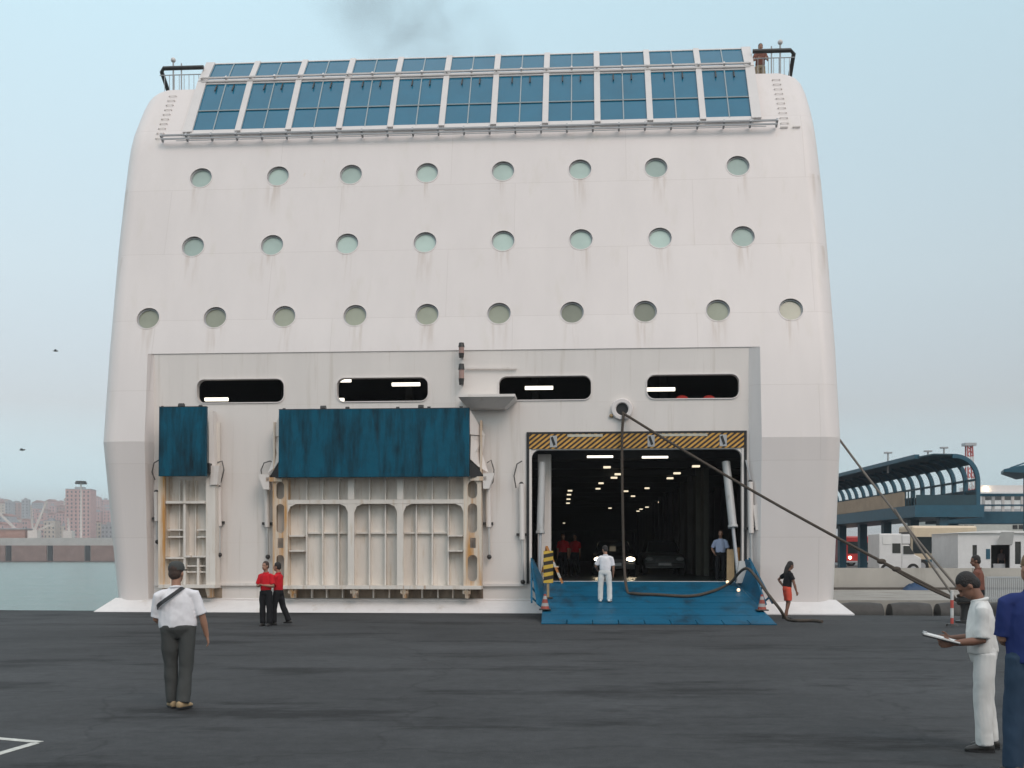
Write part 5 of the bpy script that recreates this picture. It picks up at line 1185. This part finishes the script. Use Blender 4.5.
# seated clerk in the cabin
q_ = A(1002, 570, 65.2)
person((q_.x, 65.3, .58), rad(180), 'dim figure in grey top standing inside the cabin doorway', H=1.6, shirt='greyrose', trousers='black', vox=.016)
# man in white with the papers
p = G(984, 750)
e, T, s, AJ, HD = person(p, rad(72), 'man in white uniform bowing his head over papers, right foreground', H=1.68, bw=1.08, lean=(0,.08), head_yaw=rad(4), head_tilt=.75, armL=((-.10,.02,-1),(.02,1,-.12)), armR=((.12,.0,-1),(-.05,1,-.05)), legL=((-.04,.06,-1),(-.01,-.05,-1)), legR=((.04,-.05,-1),(0,-.12,-1)), foot=(.1,-.1), skin=m_skind, shirt='offwhite', trousers='offwhite', shoes=m_grease, hair=m_hairk, vox=.008, sleeve=.62, belly=.04, hem=.03)
hand = AJ[-1][2]*s
cb = empty('clipboard', (0,0,0), 0, 'white papers on a dark clipboard held by the man in white uniform', 'clipboard')
mw = Matrix.Translation(p) @ Matrix.Rotation(rad(72), 4, 'Z'); c0 = mw @ (hand + V(.10,.10,.035)); cb.location = c0; cb.rotation_euler = (rad(14),0,rad(72))
MB().box(-.15,.15,-.17,.17,-.012,.0).build('board', m_dark, cb, bevel=.004); MB().box(-.135,.135,-.155,.16,.002,.014).build('papers', m_white, cb); MB().box(-.05,.05,.13,.165,.0145,.025).build('clip', m_grey, cb)
# man in blue at the edge
p = G(1034, 778)
person(p, rad(-12), 'man in blue shirt and jeans with light brown hair, cut by the right edge', H=1.83, bw=1.12, belly=.03, head_yaw=rad(25), armL=((-.06,.10,-1),(.3,.9,-.2)), armR=((.2,.1,-1),(-.1,.7,-.5)), legL=((-.07,.06,-1),(-.03,-.02,-1)), legR=((.10,0,-1),(.02,-.05,-1)), foot=(.3,-.3), skin=m_skin, hair=m_hairb, shirt='blue', trousers='denim', shoes=m_grease, vox=.009, sleeve=.62, hem=.08)

# ------------------------------------------------------------------ air, smoke, sky and light
def vol(name, dens, col, noise=False, aniso=0.2):
    m = bpy.data.materials.new(name); m.use_nodes = True; nt = m.node_tree
    for n in list(nt.nodes): nt.nodes.remove(n)
    o = nd(nt, 'ShaderNodeOutputMaterial'); v = nd(nt, 'ShaderNodeVolumePrincipled'); v.inputs['Color'].default_value = (*col,1); v.inputs['Density'].default_value = dens; v.inputs['Anisotropy'].default_value = aniso
    nt.links.new(v.outputs[0], o.inputs['Volume'])
    if noise:
        L = nt.links.new
        tc = nd(nt, 'ShaderNodeTexCoord'); nz = nd(nt, 'ShaderNodeTexNoise'); nz.inputs['Scale'].default_value = .17; nz.inputs['Detail'].default_value = 6; nz.inputs['Distortion'].default_value = 1.2; L(tc.outputs['Object'], nz.inputs['Vector'])
        r = nd(nt, 'ShaderNodeMapRange'); r.inputs['From Min'].default_value = .40; r.inputs['From Max'].default_value = .66; L(nz.outputs['Fac'], r.inputs['Value'])
        g = nd(nt, 'ShaderNodeTexGradient', gradient_type='SPHERICAL'); mp = nd(nt, 'ShaderNodeMapping'); mp.inputs['Scale'].default_value = noise; L(tc.outputs['Object'], mp.inputs[0]); L(mp.outputs[0], g.inputs[0])
        k = nd(nt, 'ShaderNodeMath', operation='MULTIPLY'); L(r.outputs[0], k.inputs[0]); L(g.outputs['Fac'], k.inputs[1])
        k2 = nd(nt, 'ShaderNodeMath', operation='MULTIPLY'); L(k.outputs[0], k2.inputs[0]); k2.inputs[1].default_value = dens; L(k2.outputs[0], v.inputs['Density'])
    return m
ps = A(408, 20, 95)
sm_ = MB(); sm_.ell((0,0,0),(11.5,5,5.5)); o = sm_.build('smoke', vol('exhaust smoke', .15, (.25,.24,.24), (1/11.5,1/5,1/5.5)), None, smooth=60)
o.location = ps; o.rotation_euler = (0, rad(27), 0); tag(o, kind='stuff')
hzb = MB(); hzb.box(-2600,2600,-320,2600,-6.5,110); o = hzb.build('haze', vol('evening haze', .0004, (.93,.93,.95))); tag(o, kind='stuff')

SUN_EL, SUN_AZ = rad(42), rad(150)
w = bpy.data.worlds.new('World'); sc.world = w; w.use_nodes = True; nt = w.node_tree; bg = nt.nodes['Background']; L = nt.links.new
sky = nd(nt, 'ShaderNodeTexSky'); sky.sky_type = 'NISHITA'; sky.sun_disc = False; sky.sun_elevation = SUN_EL; sky.sun_rotation = SUN_AZ; sky.air_density = 1.0; sky.dust_density = 2.0; sky.ozone_density = 1.0; sky.altitude = 0
L(sky.outputs[0], bg.inputs['Color']); bg.inputs['Strength'].default_value = .05
# thin high overcast veil over the clear sky: pale blue overhead, greyer towards the horizon, paler on the left
tc = nd(nt, 'ShaderNodeTexCoord'); sx = nd(nt, 'ShaderNodeSeparateXYZ'); L(tc.outputs['Generated'], sx.inputs[0])
cr = nd(nt, 'ShaderNodeValToRGB'); L(sx.outputs['Z'], cr.inputs[0]); el = cr.color_ramp.elements
for pos, c in ((.0,(.36,.325,.31)),(.06,(.40,.37,.355)),(.13,(.46,.465,.45)),(.24,(.52,.59,.58)),(.45,(.53,.71,.75)),(1.0,(.46,.62,.69))):
    e_ = el[0] if pos == 0 else (el[1] if pos == 1.0 else el.new(pos)); e_.color = (*c, 1)
mr = nd(nt, 'ShaderNodeMapRange'); L(sx.outputs['X'], mr.inputs['Value']); mr.inputs['From Min'].default_value = -.6; mr.inputs['From Max'].default_value = .6; mr.inputs['To Min'].default_value = 1.14; mr.inputs['To Max'].default_value = .86
nz = nd(nt, 'ShaderNodeTexNoise'); nz.inputs['Scale'].default_value = 2.2; nz.inputs['Detail'].default_value = 3; L(tc.outputs['Generated'], nz.inputs['Vector'])
m2 = nd(nt, 'ShaderNodeMapRange'); L(nz.outputs['Fac'], m2.inputs['Value']); m2.inputs['To Min'].default_value = .95; m2.inputs['To Max'].default_value = 1.05
mu = nd(nt, 'ShaderNodeMath', operation='MULTIPLY'); L(mr.outputs[0], mu.inputs[0]); L(m2.outputs[0], mu.inputs[1])
b2 = nd(nt, 'ShaderNodeBackground'); L(cr.outputs[0], b2.inputs['Color']); L(mu.outputs[0], b2.inputs['Strength'])
ad = nd(nt, 'ShaderNodeAddShader'); L(bg.outputs[0], ad.inputs[0]); L(b2.outputs[0], ad.inputs[1]); L(ad.outputs[0], nt.nodes['World Output'].inputs['Surface'])
sl = bpy.data.lights.new('sun', 'SUN'); sl.energy = 1.0; sl.angle = rad(30); sl.color = (1,.80,.71); so = bpy.data.objects.new('sun', sl); COL.objects.link(so)
d = Vector((math.sin(SUN_AZ)*math.cos(SUN_EL), math.cos(SUN_AZ)*math.cos(SUN_EL), math.sin(SUN_EL)))
so.rotation_euler = d.to_track_quat('Z', 'Y').to_euler(); so.location = d*100
sc.view_settings.view_transform = 'Standard'; sc.view_settings.look = 'None'; sc.view_settings.exposure = 0.0; sc.view_settings.gamma = 1.0
sc.cycles.max_bounces = 6; sc.cycles.volume_bounces = 0
